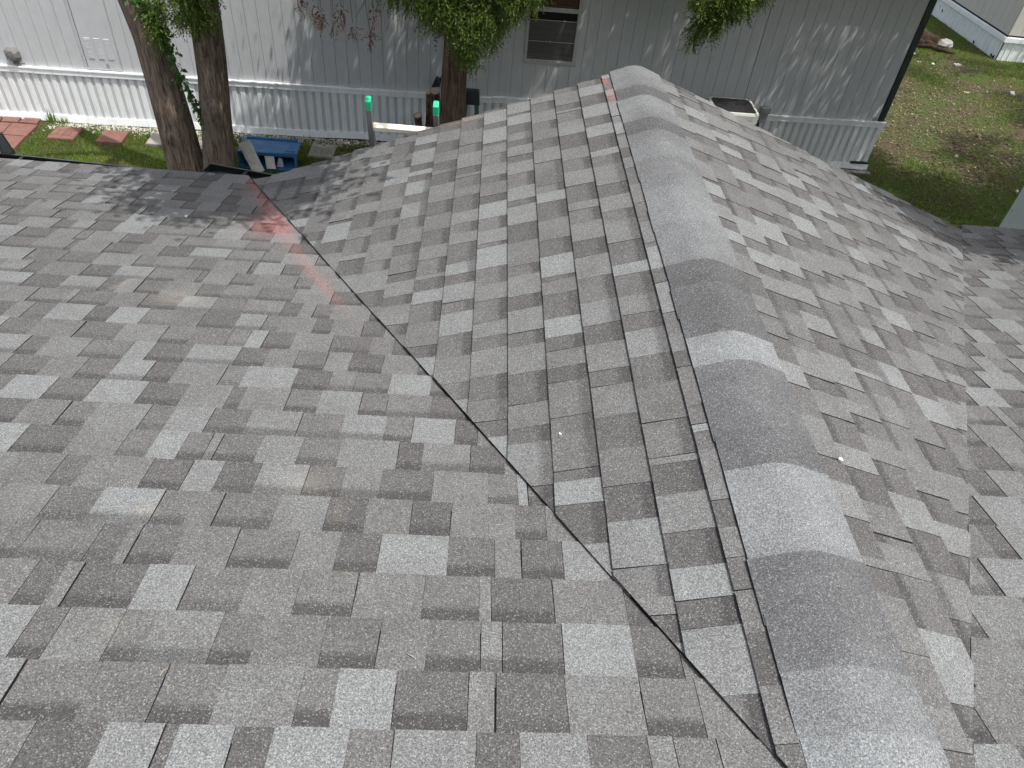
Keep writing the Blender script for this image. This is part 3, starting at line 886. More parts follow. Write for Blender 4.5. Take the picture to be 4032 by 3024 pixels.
mb = MB(); mb.bar(lid(.78, .04, .014), lid(.97, .05, .014), .035, .012); mb.bar(lid(.80, .14, .02), lid(.96, .15, .02), .012, .012); mb.build('handle', M_BLUE, ld)
mb = MB(); mb.bar(lid(.06, .97, .012), lid(.94, .97, .012), .035, .03); mb.build('hinge_edge', M_BLUE, ld)
def board(p0, p1, wdt, th, label, thing='board'):
    mb = MB(); mb.bar(p0, p1, wdt, th, up=(0, -1, .2)); o = mb.build(thing, M_BOARD)
    return tag(o, label, 'board', 'pale boards in the blue bin')
board((-3.42, 10.40, .03), (-3.60, 10.50, .47), .17, .012, 'wide pale board leaning out over the blue bin lid')
board((-3.26, 10.50, .05), (-3.275, 10.54, .275), .14, .012, 'short pale board standing inside the mouth of the blue bin')
board((-3.52, 10.41, .03), (-3.705, 10.51, .46), .022, .012, 'narrow pale strip along the left edge of the wide board')
mb = MB(); mb.add([(-3.20, 10.58, .05), (-3.09, 10.58, .05), (-3.10, 10.59, .18), (-3.15, 10.59, .20), (-3.20, 10.64, .05), (-3.09, 10.64, .05), (-3.10, 10.62, .18), (-3.15, 10.62, .20)],
                  [(0, 1, 2, 3), (7, 6, 5, 4), (0, 4, 5, 1), (1, 5, 6, 2), (2, 6, 7, 3), (3, 7, 4, 0)])
tag(mb.build('plastic_scoop', simple('lilac plastic', (.42, .40, .50), .4)), 'small lilac plastic piece inside the blue bin', 'scrap')

# ------------------------------------------------------------------ ladder against the eave
lad = empty('ladder', (-.5, 5.25, 0), 'aluminium extension ladder with mint green end caps leaning on the gable edge', 'ladder')
def lp(x, z): return Vector((x, 4.43 + (3.50 - z) * .25, z))
for x in (-.705, -.295):
    mb = MB(); mb.bar(lp(x, .0), lp(x, 3.72), .032, .064, up=(0, -1, 0)); mb.build('rail', M_ALU, lad)
    mb = MB(); mb.bar(lp(x, 3.702), lp(x, 3.782), .036, .060, up=(0, -1, 0)); mb.build('end_cap', M_MINT, lad, bevel=.007)
    mb = MB(); mb.bar(lp(x, .03), lp(x, -.0), .06, .12, up=(0, -1, 0)); mb.build('foot', M_BLACK, lad)
for k in range(12):
    z = 3.585 - k * .305
    if z < .1: break
    mb = MB(); mb.bar(lp(-.690, z), lp(-.310, z - .005), .046, .036, up=(0, -.3, 1)); mb.build('rung', M_RUNG, lad, bevel=.006)

# ------------------------------------------------------------------ green step ladder, logs
sl_ = empty('step_ladder', (-.25, 11.5, 0), 'folded green step ladder with black top leaning behind the right trunk', 'step ladder')
def sp(u, v, t): return Vector((-.215 + u, 11.12 + .55 * (1.12 - t) / 1.12 * 0 + .0 + v + (1.12 - t) * -.28 + .30, t))
mb = MB()
vs = []
for (t, e) in ((.96, .135), (1.12, .125), (1.15, .11)):
    for (i, j) in ((-1, -1), (1, -1), (1, 1), (-1, 1)): vs.append(sp(i * e, j * .07, t))
mb.add(vs, [(3, 2, 1, 0), (0, 1, 5, 4), (1, 2, 6, 5), (2, 3, 7, 6), (3, 0, 4, 7), (4, 5, 9, 8), (5, 6, 10, 9), (6, 7, 11, 10), (7, 4, 8, 11), (8, 9, 10, 11)])
mb.build('top_cap', M_BLACK, sl_, bevel=.006)
for i in (-1, 1):
    mb = MB(); mb.bar(sp(i * .085, -.05, .975), sp(i * .16, -.05, .02), .07, .03, up=(0, 1, 0)); mb.build('rail', M_GREEN, sl_)
    mb = MB(); mb.bar(sp(i * .08, .03, .975), sp(i * .14, .03, .02), .05, .03, up=(0, 1, 0)); mb.build('rear_leg', M_GREEN, sl_)
for t in (.25, .5, .75):
    mb = MB(); mb.bar(sp(-.12, -.05, t), sp(.12, -.05, t), .03, .07); mb.build('step', M_ALU, sl_)

def log(p0, p1, r, label, bend=0):
    p0, p1 = Vector(p0), Vector(p1); rl = random.Random(hash(label) % 99 if False else int(r * 1000))
    pts = [p0.lerp(p1, t) + Vector((sin(t * pi) * bend, 0, sin(t * 7) * .006)) for t in np.linspace(0, 1, 7)]
    mb = MB(); mb.tube(pts, [r * (1 + rl.uniform(-.06, .06)) for _ in pts], 12, cap=False)
    o = mb.build('log', M_BARK2, smooth=True)
    tag(o, label, 'log', 'cut logs leaning by the right trunk')
    mb = MB(); d = (p1 - p0).normalized()
    mb.tube([p1 - d * .01, p1 + d * .004], r * .93, 14); mb.build('cut_face', M_CUT, o)
log((-.80, 11.62, .0), (-.775, 11.2, 1.18), .078, 'straight cut log with a pale oval end, tallest by the right trunk')
log((-.98, 11.62, .0), (-.875, 11.32, 1.10), .05, 'thin dark log leaning behind the straight one', .03)
log((-.93, 11.55, .0), (-1.05, 11.25, .75), .06, 'short crooked log with its cut end facing left', -.03)
mb = MB(); mb.add([wp(-.88, .10, 1.0), wp(-.74, .10, 1.02), wp(-.70, .06, 1.27), wp(-.735, .05, 1.13), wp(-.80, .07, 1.17), wp(-.88, .13, 1.0), wp(-.74, .13, 1.02), wp(-.70, .09, 1.27), wp(-.735, .08, 1.13), wp(-.80, .10, 1.17)],
                  [(0, 4, 3, 2, 1), (5, 6, 7, 8, 9), (0, 1, 6, 5), (1, 2, 7, 6), (2, 3, 8, 7), (3, 4, 9, 8), (4, 0, 5, 9)])
tag(mb.build('broken_bucket', M_BLACK), 'black jagged piece of plastic standing behind the logs', 'scrap')

# ------------------------------------------------------------------ second trailer, far right
h2 = empty('mobile_home', (12.98, 19.0, 0), 'beige mobile home with a stained pale skirting in the far right corner', 'mobile home')
def h2wall(o, d, length, nrm):
    o, d, nrm = Vector(o), Vector(d), Vector(nrm)
    f = lambda x, y, z: o + d * x + nrm * y + Vector((0, 0, z))
    k = int(length / .305)
    for i in range(k):
        mb = MB(); mb.box((i * .305 + .004, 0, .60), (i * .305 + .301, .012, 3.0), 0, f); mb.build('siding_board', M_BEIGE, h2)
    k = int(length / .40)
    for i in range(k):
        mb = MB(); x0 = i * .40
        pr = [(0, .0), (.10, .0), (.115, .014), (.125, .014), (.14, .002), (.24, .002), (.255, .014), (.27, .014), (.285, .002), (.398, .002)]
        for (u0, o0), (u1, o1) in zip(pr, pr[1:]):
            mb.add([f(x0 + u0, o0 + .02, 0), f(x0 + u1, o1 + .02, 0), f(x0 + u1, o1 + .02, .475), f(x0 + u0, o0 + .02, .475)], [(0, 1, 2, 3)])
        mb.build('skirting_panel', M_WHITE2, h2)
    mb = MB(); mb.box((-.055, .022, .44), (length, .06, .545), 0, f); mb.box((-.045, .008, .546), (length, .045, .562), 0, f); mb.build('top_rail', M_WHITE, h2)
    mb = MB(); mb.box((-.02, .005, .563), (length, .02, .60), 0, f); mb.build('gap_strip', M_VOID, h2)
c0 = Vector((12.98, 19.05, 0))
h2wall(c0, (0, 1, 0), 12.2, (-1, 0, 0))
h2wall(c0, (cos(-.03), sin(-.03), 0), 6.1, (0, -1, 0))
mb = MB(); mb.add([(12.99, 19.07, .1), (19.0, 18.9, .1), (19.0, 31, .1), (12.99, 31, .1), (12.99, 19.07, 3.0), (19.0, 18.9, 3.0), (19.0, 31, 3.0), (12.99, 31, 3.0)],
                  [(4, 5, 6, 7), (0, 1, 5, 4), (1, 2, 6, 5), (2, 3, 7, 6), (3, 0, 4, 7)]); mb.build('wall', M_GROOVE, h2)
for (p, r) in (((12.95, 20.2, .02), .05), ((12.955, 22.3, .2), .035), ((12.955, 22.5, .25), .03)):
    mb = MB(); mb.bar(Vector(p), Vector(p) + Vector((0, .05, .06)), .012, r); mb.build('hole', M_VOID, h2)
mb = MB(); mb.add([(12.945, 19.1, .0), (12.945, 19.32, .03), (12.945, 19.28, .09), (12.945, 19.2, .04), (12.945, 19.12, .10)], [(0, 1, 2, 3, 4)]); mb.build('broken_edge', M_VOID, h2)

# ------------------------------------------------------------------ pale shed on the right
sh = empty('shed', (7.3, 6.2, 0), 'pale blue grey panelled shed wall at the right edge beyond the eave', 'shed')
def shf(x, y, z): return Vector((6.2 - y, 7.5 - x, z))
mb = MB(); mb.box((.002, -2.2, .0), (2.6, -.002, 2.75), 0, shf); mb.build('wall', M_GROOVE, sh)
for i in range(20):
    mb = MB(); x = i * .13
    mb.box((x + .002, 0, 0), (x + .128, .014, 2.75), 0, shf); mb.build('panel', M_BLUEGREY, sh)
mb = MB(); mb.box((-.3, -2.5, 2.755), (2.7, .25, 2.84), 0, shf); mb.build('roof', M_WHITE2, sh)
for (x, z) in ((.06, 1.78), (.20, 1.95), (.06, 2.15), (.19, 1.62), (.06, 1.45)):
    mb = MB(); mb.box((x - .007, .0145, z - .007), (x + .007, .018, z + .007), 0, shf); mb.build('screw', M_GREYBOX, sh)

# ------------------------------------------------------------------ foliage
def flakes(name, P, D, L, Wd, tone, mat, parent=None, kind=None, nrm=None):
    """many small leaf blades in one mesh: P base points, D directions, L lengths, Wd widths, tone 0..1"""
    P = np.asarray(P, float); n = len(P)
    D = D / np.linalg.norm(D, axis=1, keepdims=True)
    R = RNG.normal(size=(n, 3)) if nrm is None else nrm
    S = np.cross(D, R); S /= np.linalg.norm(S, axis=1, keepdims=True) + 1e-9
    L = L[:, None]; Wd = Wd[:, None]
    V = np.stack([P, P + D * L * .45 + S * Wd * .5, P + D * L, P + D * L * .45 - S * Wd * .5], 1).reshape(-1, 3)
    org = np.array([P[:, 0].mean(), P[:, 1].mean(), P[:, 2].min()])
    me = bpy.data.meshes.new(name)
    me.vertices.add(4 * n); me.vertices.foreach_set('co', (V - org).ravel())
    me.loops.add(4 * n); me.loops.foreach_set('vertex_index', np.arange(4 * n))
    me.polygons.add(n); me.polygons.foreach_set('loop_start', np.arange(0, 4 * n, 4)); me.polygons.foreach_set('loop_total', np.full(n, 4))
    me.materials.append(mat)
    me.update(calc_edges=True)
    at = me.color_attributes.new('shade', 'FLOAT_COLOR', 'POINT')
    c = np.ones((4 * n, 4)); c[:, 0] = np.repeat(np.clip(tone, 0, 1), 4); at.data.foreach_set('color', c.ravel())
    o = link(name, me, parent); o.location = Vector(org)
    if kind: o['kind'] = kind
    return o

def sprays(centers, radii, n_tufts, per, tuft_len, leaf_len, leaf_w, droop=1.0):
    """tufts of cedar foliage: short drooping twigs set with narrow leaves"""
    P, D, L, Wd, T = [], [], [], [], []
    centers = np.array(centers, float); radii = np.array(radii, float)
    vol = radii.prod(1) ** (2 / 3); pr = vol / vol.sum()
    pick = RNG.choice(len(centers), n_tufts, p=pr)
    u = RNG.normal(size=(n_tufts, 3)); u /= np.linalg.norm(u, axis=1, keepdims=True)
    rr = RNG.uniform(.1, 1, n_tufts) ** .5 * (1 + .8 * RNG.beta(1, 6, n_tufts))
    base = centers[pick] + u * rr[:, None] * radii[pick]
    dirs = u * .55 + RNG.normal(size=(n_tufts, 3)) * .45 + np.array([0, 0, -.75 * droop])
    dirs /= np.linalg.norm(dirs, axis=1, keepdims=True)
    tone = np.clip(RNG.beta(1.6, 2.6, n_tufts) + RNG.normal(0, .05, n_tufts), 0, 1)
    tl = tuft_len * RNG.uniform(.6, 1.4, n_tufts)
    t = np.tile(np.linspace(0, 1, per), n_tufts)
    b = np.repeat(base, per, 0) + np.repeat(dirs * tl[:, None], per, 0) * t[:, None]
    b[:, 2] -= (t ** 2) * np.repeat(tl, per) * .35 * droop
    dd = np.repeat(dirs, per, 0) + RNG.normal(size=(len(b), 3)) * .55
    return b, dd, leaf_len * RNG.uniform(.6, 1.3, len(b)), leaf_w * RNG.uniform(.7, 1.3, len(b)), np.repeat(tone, per) * .75 + t * .18 + RNG.normal(0, .05, len(b))

def trunk_mesh(parent, axis, radii, mat, seed, knots=()):
    zs = np.linspace(axis[0][2], axis[-1][2], 110)
    ax = np.array(axis); nA = 96
    cx = np.interp(zs, ax[:, 2], ax[:, 0]); cy = np.interp(zs, ax[:, 2], ax[:, 1]); rr = np.interp(zs, ax[:, 2], radii)
    rg = np.random.default_rng(seed)
    th = np.linspace(0, 2 * pi, nA, endpoint=False)
    V = []
    ph = rg.uniform(0, 6.28, 8)
    for z, x, y, r in zip(zs, cx, cy, rr):
        wob = .25 * np.sin(z * 2.1 + ph[0]) + .12 * np.sin(z * 5.3 + ph[1])
        a = th + wob * .25
        rid = np.abs(np.sin(a * 9 + ph[2] + .8 * np.sin(z * 3 + a * 2))) * .5 + np.abs(np.sin(a * 17 + ph[3] + 1.1 * np.sin(z * 4.2 + a * 3))) * .35
        lump = .05 * np.sin(a * 2 + ph[4] + z) + .04 * np.sin(a * 3 + ph[5] - z * 1.3)
        R = r * (.955 + lump + .075 * rid)
        for (ka, kz, ks) in knots:
            R = R + .05 * np.exp(-((np.angle(np.exp(1j * (th - ka)))) / .5) ** 2 - ((z - kz) / .12) ** 2) * ks
        V += [(x + q * cos(t), y + q * sin(t), z) for q, t in zip(R, th)]
    n = len(zs)
    F = [(i * nA + k, i * nA + (k + 1) % nA, (i + 1) * nA + (k + 1) % nA, (i + 1) * nA + k) for i in range(n - 1) for k in range(nA)]
    mb = MB(); mb.add(V, F)
    return mb.build('trunk', mat, parent, smooth=True)

S3 = np.array([SUN.x / SUN.z, SUN.y / SUN.z])
SUNNY = [(-.75, 10.92, .75, .42), (-1.5, 10.95, .6, .4), (2.15, 10.98, .65, .42), (-4.85, 10.25, .45, .3), (10.3, 11.4, .75, .32), (10.1, 14.9, .8, .7), (12.3, 17.3, 1.1, .6), (9.3, 9.9, .6, .25), (8.6, 13.6, .4, .5), (9.6, 16.9, .6, .5), (11.4, 12.9, .5, .3)]
def crown_from_shade(regions, n, seed):
    """leaf positions for overhanging crowns: each region gives the ground patch the leaves are placed to shade and their height range"""
    rg = np.random.default_rng(seed)
    P = []
    tot = sum(r[-1] for r in regions)
    for (x0, x1, y0, y1, h0, h1, wgt) in regions:
        k = int(n * wgt / tot)
        nc = max(4, int((x1 - x0) * (y1 - y0) * 4.0))
        c = np.stack([rg.uniform(x0, x1, nc), rg.uniform(y0, y1, nc), rg.uniform(h0, h1, nc)], 1)
        pick = rg.integers(0, nc, k)
        p = c[pick] + rg.normal(size=(k, 3)) * np.array([.27, .20, .2])
        P.append(p)
    P = np.concatenate(P)
    P[:, 0] += P[:, 2] * S3[0]; P[:, 1] += P[:, 2] * S3[1]
    for (hx_, hy_, rx_, ry_) in SUNNY:          # gaps cut in the crown where sun should land on boughs and yard
        g = P[:, :2] - P[:, 2:3] * S3
        P = P[((g[:, 0] - hx_) / rx_) ** 2 + ((g[:, 1] - hy_) / ry_) ** 2 > rg.uniform(.5, 1.1, len(P))]
    low = np.maximum(3.05, 5.72 - .228 * P[:, 1])
    P = P[P[:, 2] > low]
    return P

def canopy(name, P, parent, seed, size=.075):
    rg = np.random.default_rng(seed); n = len(P)
    D = rg.normal(size=(n, 3)) + np.array([0, 0, -.5])
    return flakes(name, P, D, size * rg.uniform(.7, 1.4, n), size * .62 * rg.uniform(.7, 1.3, n), np.clip(rg.beta(1.6, 2.6, n), 0, 1), M_CEDAR, parent)

def limbs(parent, base, targets, r0, mat):
    for t in targets:
        b, t = Vector(base), Vector(t)
        mid = b.lerp(t, .5) + Vector((0, 0, .35))
        pts = [b, b.lerp(mid, .5) + Vector((0, 0, .1)), mid, mid.lerp(t, .5), t]
        mb = MB(); mb.tube(pts, [r0, r0 * .8, r0 * .6, r0 * .4, r0 * .2], 8); mb.build('limb', mat, parent, smooth=True)

# left cedar
t1 = empty('cedar_tree', (-4.34, 10, 0), 'leftmost cedar trunk, thick and leaning, with ivy down its right side', 'tree', 'cedars between the houses')
trunk_mesh(t1, [(-4.30, 10, -.05), (-4.34, 10, .18), (-4.37, 10, 1.05), (-4.42, 10, 2.05), (-4.50, 10, 2.5), (-4.6, 10, 3.4), (-4.75, 10.1, 6.5)], [.29, .245, .225, .20, .19, .17, .08], M_BARK, 3, ((-1.6, .75, .8),))
t2 = empty('cedar_tree', (-3.87, 10, 0), 'straight cedar trunk with a knot, right beside the ivy covered one', 'tree', 'cedars between the houses')
trunk_mesh(t2, [(-3.90, 10, -.05), (-3.86, 10, .2), (-3.79, 10, .9), (-3.705, 10, 1.6), (-3.645, 10, 2.3), (-3.60, 10, 3.2), (-3.5, 10, 6.5)], [.27, .235, .20, .185, .185, .17, .08], M_BARK, 8, ((-1.75, 2.0, 1.1), (-1.2, 1.2, .7)))
t3 = empty('cedar_tree', (-.48, 10.9, 0), 'dark reddish cedar with drooping green crown in front of the window wall', 'tree', 'cedars between the houses')
trunk_mesh(t3, [(-.50, 10.9, -.05), (-.49, 10.9, .4), (-.48, 10.9, .87), (-.46, 10.9, 1.97), (-.44, 10.9, 3), (-.4, 10.9, 6.8)], [.27, .24, .215, .17, .16, .08], M_BARK2, 15)
limbs(t1, (-4.6, 10, 3.5), [(-5.8, 9.2, 5), (-4.0, 8.3, 5.5), (-3.6, 7.4, 6)], .07, M_BARK)
limbs(t2, (-3.6, 10, 3.2), [(-2.4, 9.2, 4.6), (-2.6, 8, 5.6), (-1.0, 6.0, 6.4), (-3.8, 9.6, 2.75)], .07, M_BARK)
limbs(t3, (-.44, 10.9, 3.0), [(1.2, 10.4, 4.2), (3.0, 10.5, 3.4), (2.2, 8.4, 5.6), (-1.4, 9.2, 5.2), (-2.0, 10.5, 3.2)], .07, M_BARK2)

# drooping visible foliage
b = sprays([(-1.05, 10.35, 2.86), (-.66, 10.35, 2.66), (-.32, 10.32, 2.50), (-.26, 10.30, 2.20), (.02, 10.4, 2.62), (.30, 10.45, 2.80), (.56, 10.5, 2.98), (-.5, 10.5, 3.05), (0, 10.6, 3.2), (-.05, 10.3, 2.42)],
           [(.34, .25, .20), (.26, .26, .26), (.22, .24, .24), (.15, .16, .22), (.26, .24, .22), (.22, .22, .2), (.20, .2, .22), (.6, .4, .3), (.6, .4, .3), (.17, .18, .2)], 3800, 14, .14, .046, .015)
flakes('crown', *b, M_CEDAR, t3)
b = sprays([(2.82, 10.4, 2.98), (3.05, 10.42, 2.92), (2.95, 10.4, 2.72), (3.32, 10.45, 3.0), (2.80, 10.4, 2.62), (3.1, 10.5, 3.25), (3.5, 10.5, 3.12)],
           [(.14, .14, .2), (.2, .18, .22), (.12, .12, .16), (.16, .16, .16), (.07, .07, .18), (.4, .3, .2), (.15, .15, .12)], 1300, 14, .14, .046, .015)
flakes('crown', *b, M_CEDAR, t3)
b = sprays([(-4.15, 9.75, 2.46), (-4.17, 9.72, 2.30), (-3.80, 9.72, 2.46), (-3.62, 9.70, 2.50), (-3.8, 9.8, 2.8)], [(.11, .1, .16), (.07, .07, .14), (.14, .1, .10), (.2, .1, .10), (.4, .2, .2)], 800, 13, .13, .044, .015)
flakes('crown', *b, M_CEDAR, t2)
# dead brown sprays hanging on thin twigs
tw = MB(); DP = []
rt = random.Random(21)
for k, (x, z, y) in enumerate([(-2.52, 2.52, 10.4), (-2.33, 2.44, 10.4), (-2.25, 2.36, 10.42), (-2.08, 2.30, 10.4), (-1.98, 2.42, 10.45), (-1.83, 2.22, 10.4), (-1.60, 2.17, 10.35), (-1.54, 2.42, 10.4), (-2.45, 2.62, 10.5), (-1.1, 2.08, 10.4), (-1.35, 2.3, 10.4)]):
    top = Vector((x + rt.uniform(-.05, .1), y + .1, 3.0))
    tw.tube([top, Vector((x + rt.uniform(-.04, .04), y, (z + 3.0) / 2)), Vector((x, y, z + .1))], [.006, .004, .003], 5)
    if k < 9: DP.append((x, y, z))
for k in range(8):
    x = rt.uniform(-1.65, -1.05); a = Vector((x, 10.4, 2.75)); e = Vector((x + rt.uniform(-.3, .15), 10.35, 2.75 - rt.uniform(.2, .5)))
    tw.tube([a, a.lerp(e, .5) + Vector((.04, 0, 0)), e], [.006, .004, .002], 5)
tw.build('twig', M_TWIG, t3)
b = sprays(DP, [(.035, .04, .12)] * len(DP), 140, 11, .08, .034, .011)
flakes('dead_spray', *b, M_DEAD, t3)

# overhanging crowns above the picture, laid out by the shade wanted below
REG_A = [(-5.3, -3.0, 8.2, 10.6, 3.4, 6.5, 1.0), (-4.2, -2.2, 10.6, 11.6, 3.3, 6, .5), (-3.4, -.6, 8.0, 12.9, 3.2, 6.5, 4.2), (-2.95, -2.35, 4.50, 5.5, 5.3, 6.4, .9), (-3.4, -1.6, 6.0, 8.0, 4.8, 6.6, .6)]
REG_B = [(-.6, 2.6, 7.2, 13.0, 3.2, 6.8, 3.6), (2.6, 5.4, 7.6, 13.0, 3.2, 6.8, 3.0), (5.4, 7.2, 8.5, 12.9, 3.4, 6.5, 1.5)]
PA = crown_from_shade(REG_A, 120000, 4)
PB = crown_from_shade(REG_B, 130000, 5)
half = PA[:, 0] < -2.2
canopy('crown', PA[half], t1, 6); canopy('crown', PA[~half], t2, 7); canopy('crown', PB, t3, 8)
t4 = empty('shade_tree', (10.4, 6.0, 0), 'tall tree out at the right whose crown shades the side yard', 'tree')
trunk_mesh(t4, [(10.4, 6.0, -.05), (10.45, 6.0, 1.5), (10.6, 6.1, 4), (10.7, 6.2, 7.5)], [.3, .25, .2, .1], M_BARK2, 30)
limbs(t4, (10.5, 6.1, 3.4), [(7, 6, 5.6), (9.5, 9.5, 6), (8, 11, 6.2), (12, 12, 6.4), (5.6, 4.6, 5.6)], .09, M_BARK2)
REG_C = [(2.0, 4.4, 4.36, 5.4, 5.3, 6.4, 3.0), (4.2, 9.0, 5.8, 8.6, 4.6, 6.8, 2.2), (7.2, 10.5, 8.4, 12.4, 4.2, 6.8, 1.7), (9.0, 13.0, 10.0, 14.0, 4.2, 7, 1.1), (11.4, 15, 14.0, 19.0, 4.2, 7, .9), (8, 11, 16.5, 20, 4.2, 7, .4)]
canopy('crown', crown_from_shade(REG_C, 170000, 9), t4, 10, .09)

# ivy on the left trunk
iv = empty('ivy_vine', (-4.0, 9.9, .3), 'green ivy vine hanging down the right side of the left trunk', 'vine')
path = [Vector((-4.36, 9.80, 2.62)), Vector((-4.20, 9.80, 2.30)), Vector((-4.13, 9.83, 2.0)), Vector((-4.06, 9.85, 1.6)), Vector((-3.98, 9.9, 1.2)), Vector((-3.90, 9.95, .85)), Vector((-3.84, 9.98, .5))]
mb = MB(); mb.tube(path, .008, 6); mb.build('stem', M_TWIG, iv)
P, D, L, Wd, T = [], [], [], [], []
ri = np.random.default_rng(12)
for i in range(520):
    t = ri.uniform(0, 1) ** 1.25 * (len(path) - 1); k = min(int(t), len(path) - 2); p = path[k].lerp(path[k + 1], t - k)
    sp_ = .10 * (1 - t / 9) * (1.35 if t < 1.6 else 1)
    P.append((p.x + ri.normal(0, sp_ * .5) + .02, p.y - abs(ri.normal(0, .04)), p.z + ri.normal(0, .05)))
    D.append((ri.normal(.3, .6), ri.normal(-.5, .4), ri.normal(-.6, .5))); L.append(ri.uniform(.05, .095)); Wd.append(ri.uniform(.035, .06)); T.append(ri.beta(2, 2))
flakes('leaf', np.array(P), np.array(D), np.array(L), np.array(Wd), np.array(T), M_IVY, iv, kind='stuff')

# ------------------------------------------------------------------ grass, litter, gravel
def vnoise(x, y, s, seed):
    """smooth value noise on a lattice"""
    rg = np.random.default_rng(seed); G = rg.random((256, 256))
    u, v = x / s + 100, y / s + 100; i, j = np.floor(u).astype(int), np.floor(v).astype(int); fu, fv = u - i, v - j
    fu = fu * fu * (3 - 2 * fu); fv = fv * fv * (3 - 2 * fv)
    g = lambda a, b: G[a % 256, b % 256]
    return (g(i, j) * (1 - fu) + g(i + 1, j) * fu) * (1 - fv) + (g(i, j + 1) * (1 - fu) + g(i + 1, j + 1) * fu) * fv

def blades(n, x0, x1, y0, y1, seed, keep):
    rg = np.random.default_rng(seed)
    x, y = rg.uniform(x0, x1, n), rg.uniform(y0, y1, n)
    ok = keep(x, y, rg); x, y = x[ok], y[ok]; k = len(x)
    P = np.stack([x, y, np.full(k, -.004)], 1)
    D = np.stack([rg.normal(0, .55, k), rg.normal(0, .55, k), np.full(k, 1.0)], 1)
    tone = .25 + .45 * vnoise(x, y, .5, seed + 1) + rg.normal(0, .12, k) + .28 * (vnoise(x, y, 1.6, seed + 2) - .45)
    return P, D, rg.uniform(.035, .085, k), rg.uniform(.007, .013, k), tone
def keepL(x, y, rg):
    wy = YW + x * sin(YAW) - .10
    ok = (y < wy) & ~((x < -7.2) & (y > 9.9))
    edge = np.clip((wy - y) / .42, 0, 1)
    return ok & (rg.random(len(x)) < edge * (.55 + .6 * (vnoise(x, y, .35, 77) > .38)))
def keepR(x, y, rg):
    g = vnoise(x, y, 1.3, 55) * .6 + vnoise(x, y, .4, 56) * .4
    dirt = np.exp(-(((x - 9.2) / 2.3) ** 2 + ((y - 14.8) / 2.6) ** 2)) * .42
    ok = (x > 4.6) & ~((x < 7.0) & (y > 12.0)) & ~((x > 12.9) & (y > 18.9)) & ~((x > 6.15) & (x < 9.1) & (y > 7.45) & (y < 10.1))
    return ok & (rg.random(len(x)) < np.clip((g - .22 - dirt) * 3.4, .02, 1))
pl = blades(42000, -7.6, -.9, 9.3, 11.9, 31, keepL)
pr_ = blades(190000, 4.6, 15, 7.0, 23.5, 41, keepR)
cat = [np.concatenate([a, b]) for a, b in zip(pl, pr_)]
flakes('grass', *cat, M_GRASS, kind='stuff')

def scatter_litter(n, x0, x1, y0, y1, seed, keep, lo, hi):
    rg = np.random.default_rng(seed)
    x, y = rg.uniform(x0, x1, n), rg.uniform(y0, y1, n)
    ok = keep(x, y, rg); x, y = x[ok], y[ok]; k = len(x)
    P = np.stack([x, y, rg.uniform(.004, .03, k)], 1)
    D = np.stack([rg.normal(0, 1, k), rg.normal(0, 1, k), rg.normal(0, .25, k)], 1)
    nr = np.stack([rg.normal(0, .4, k), rg.normal(0, .4, k), np.ones(k)], 1)
    return (P, D, rg.uniform(lo, hi, k), rg.uniform(lo * .4, hi * .5, k), rg.beta(1.2, 2.2, k)), nr
def kl(x, y, rg):
    dirt = np.exp(-(((x - 9.2) / 2.6) ** 2 + ((y - 14.5) / 3.2) ** 2))
    return ~((x < 7.0) & (y > 12.0)) & (rg.random(len(x)) < .12 + .85 * dirt)
(a1, n1) = scatter_litter(42000, 6.0, 14, 8.0, 21, 61, kl, .03, .075)
(a2, n2) = scatter_litter(1500, -7.2, -1.0, 10.9, 11.85, 62, lambda x, y, rg: rg.random(len(x)) < .5, .015, .04)
lt = [np.concatenate([p, q]) for p, q in zip(a1, a2)]
flakes('leaf_litter', *lt, M_LITTER, kind='stuff', nrm=np.concatenate([n1, n2]))

mb = MB(); rg = random.Random(71)
for i in range(2600):
    x = rg.uniform(-7.1, -1.2); wy = YW + x * sin(YAW) - .075
    y = wy - abs(rg.gauss(0, .13)) - .01; r = rg.uniform(.006, .019)
    z = r * .3
    vs = [(x + r * rg.uniform(.7, 1.2), y, z), (x, y + r * rg.uniform(.7, 1.2), z), (x - r * rg.uniform(.7, 1.2), y, z), (x, y - r * rg.uniform(.7, 1.2), z), (x, y, z + r * rg.uniform(.5, .9)), (x, y, z - r * .5)]
    mb.add(vs, [(0, 1, 4), (1, 2, 4), (2, 3, 4), (3, 0, 4), (1, 0, 5), (2, 1, 5), (3, 2, 5), (0, 3, 5)])
tag(mb.build('gravel', M_GRAVEL, origin=(-4, 11.7, 0)), kind='stuff')

# weeds along the skirting
wd = 0
for (x, n_, h_, lab) in ((-7.05, 34, .26, 'tall grassy weed beside the small red pavers'), (-6.85, 26, .16, 'pale leafy weed at the corner of the paving'), (-5.15, 22, .2, 'thin weed against the skirting left of the trunks'), (-7.9, 18, .12, 'low weed growing behind the red pavers at the left edge')):
    rg2 = np.random.default_rng(int(abs(x) * 100)); by = YW + x * sin(YAW) - .12
    P = np.stack([rg2.normal(x, .05, n_), rg2.normal(by, .03, n_), np.zeros(n_)], 1)
    D = np.stack([rg2.normal(0, .45, n_), rg2.normal(-.1, .3, n_), np.ones(n_)], 1)
    o = flakes('weed', P, D, h_ * rg2.uniform(.5, 1.1, n_), np.full(n_, .016), rg2.uniform(.1, .6, n_), M_GRASS)
    tag(o, lab, 'weed', 'weeds along the skirting')

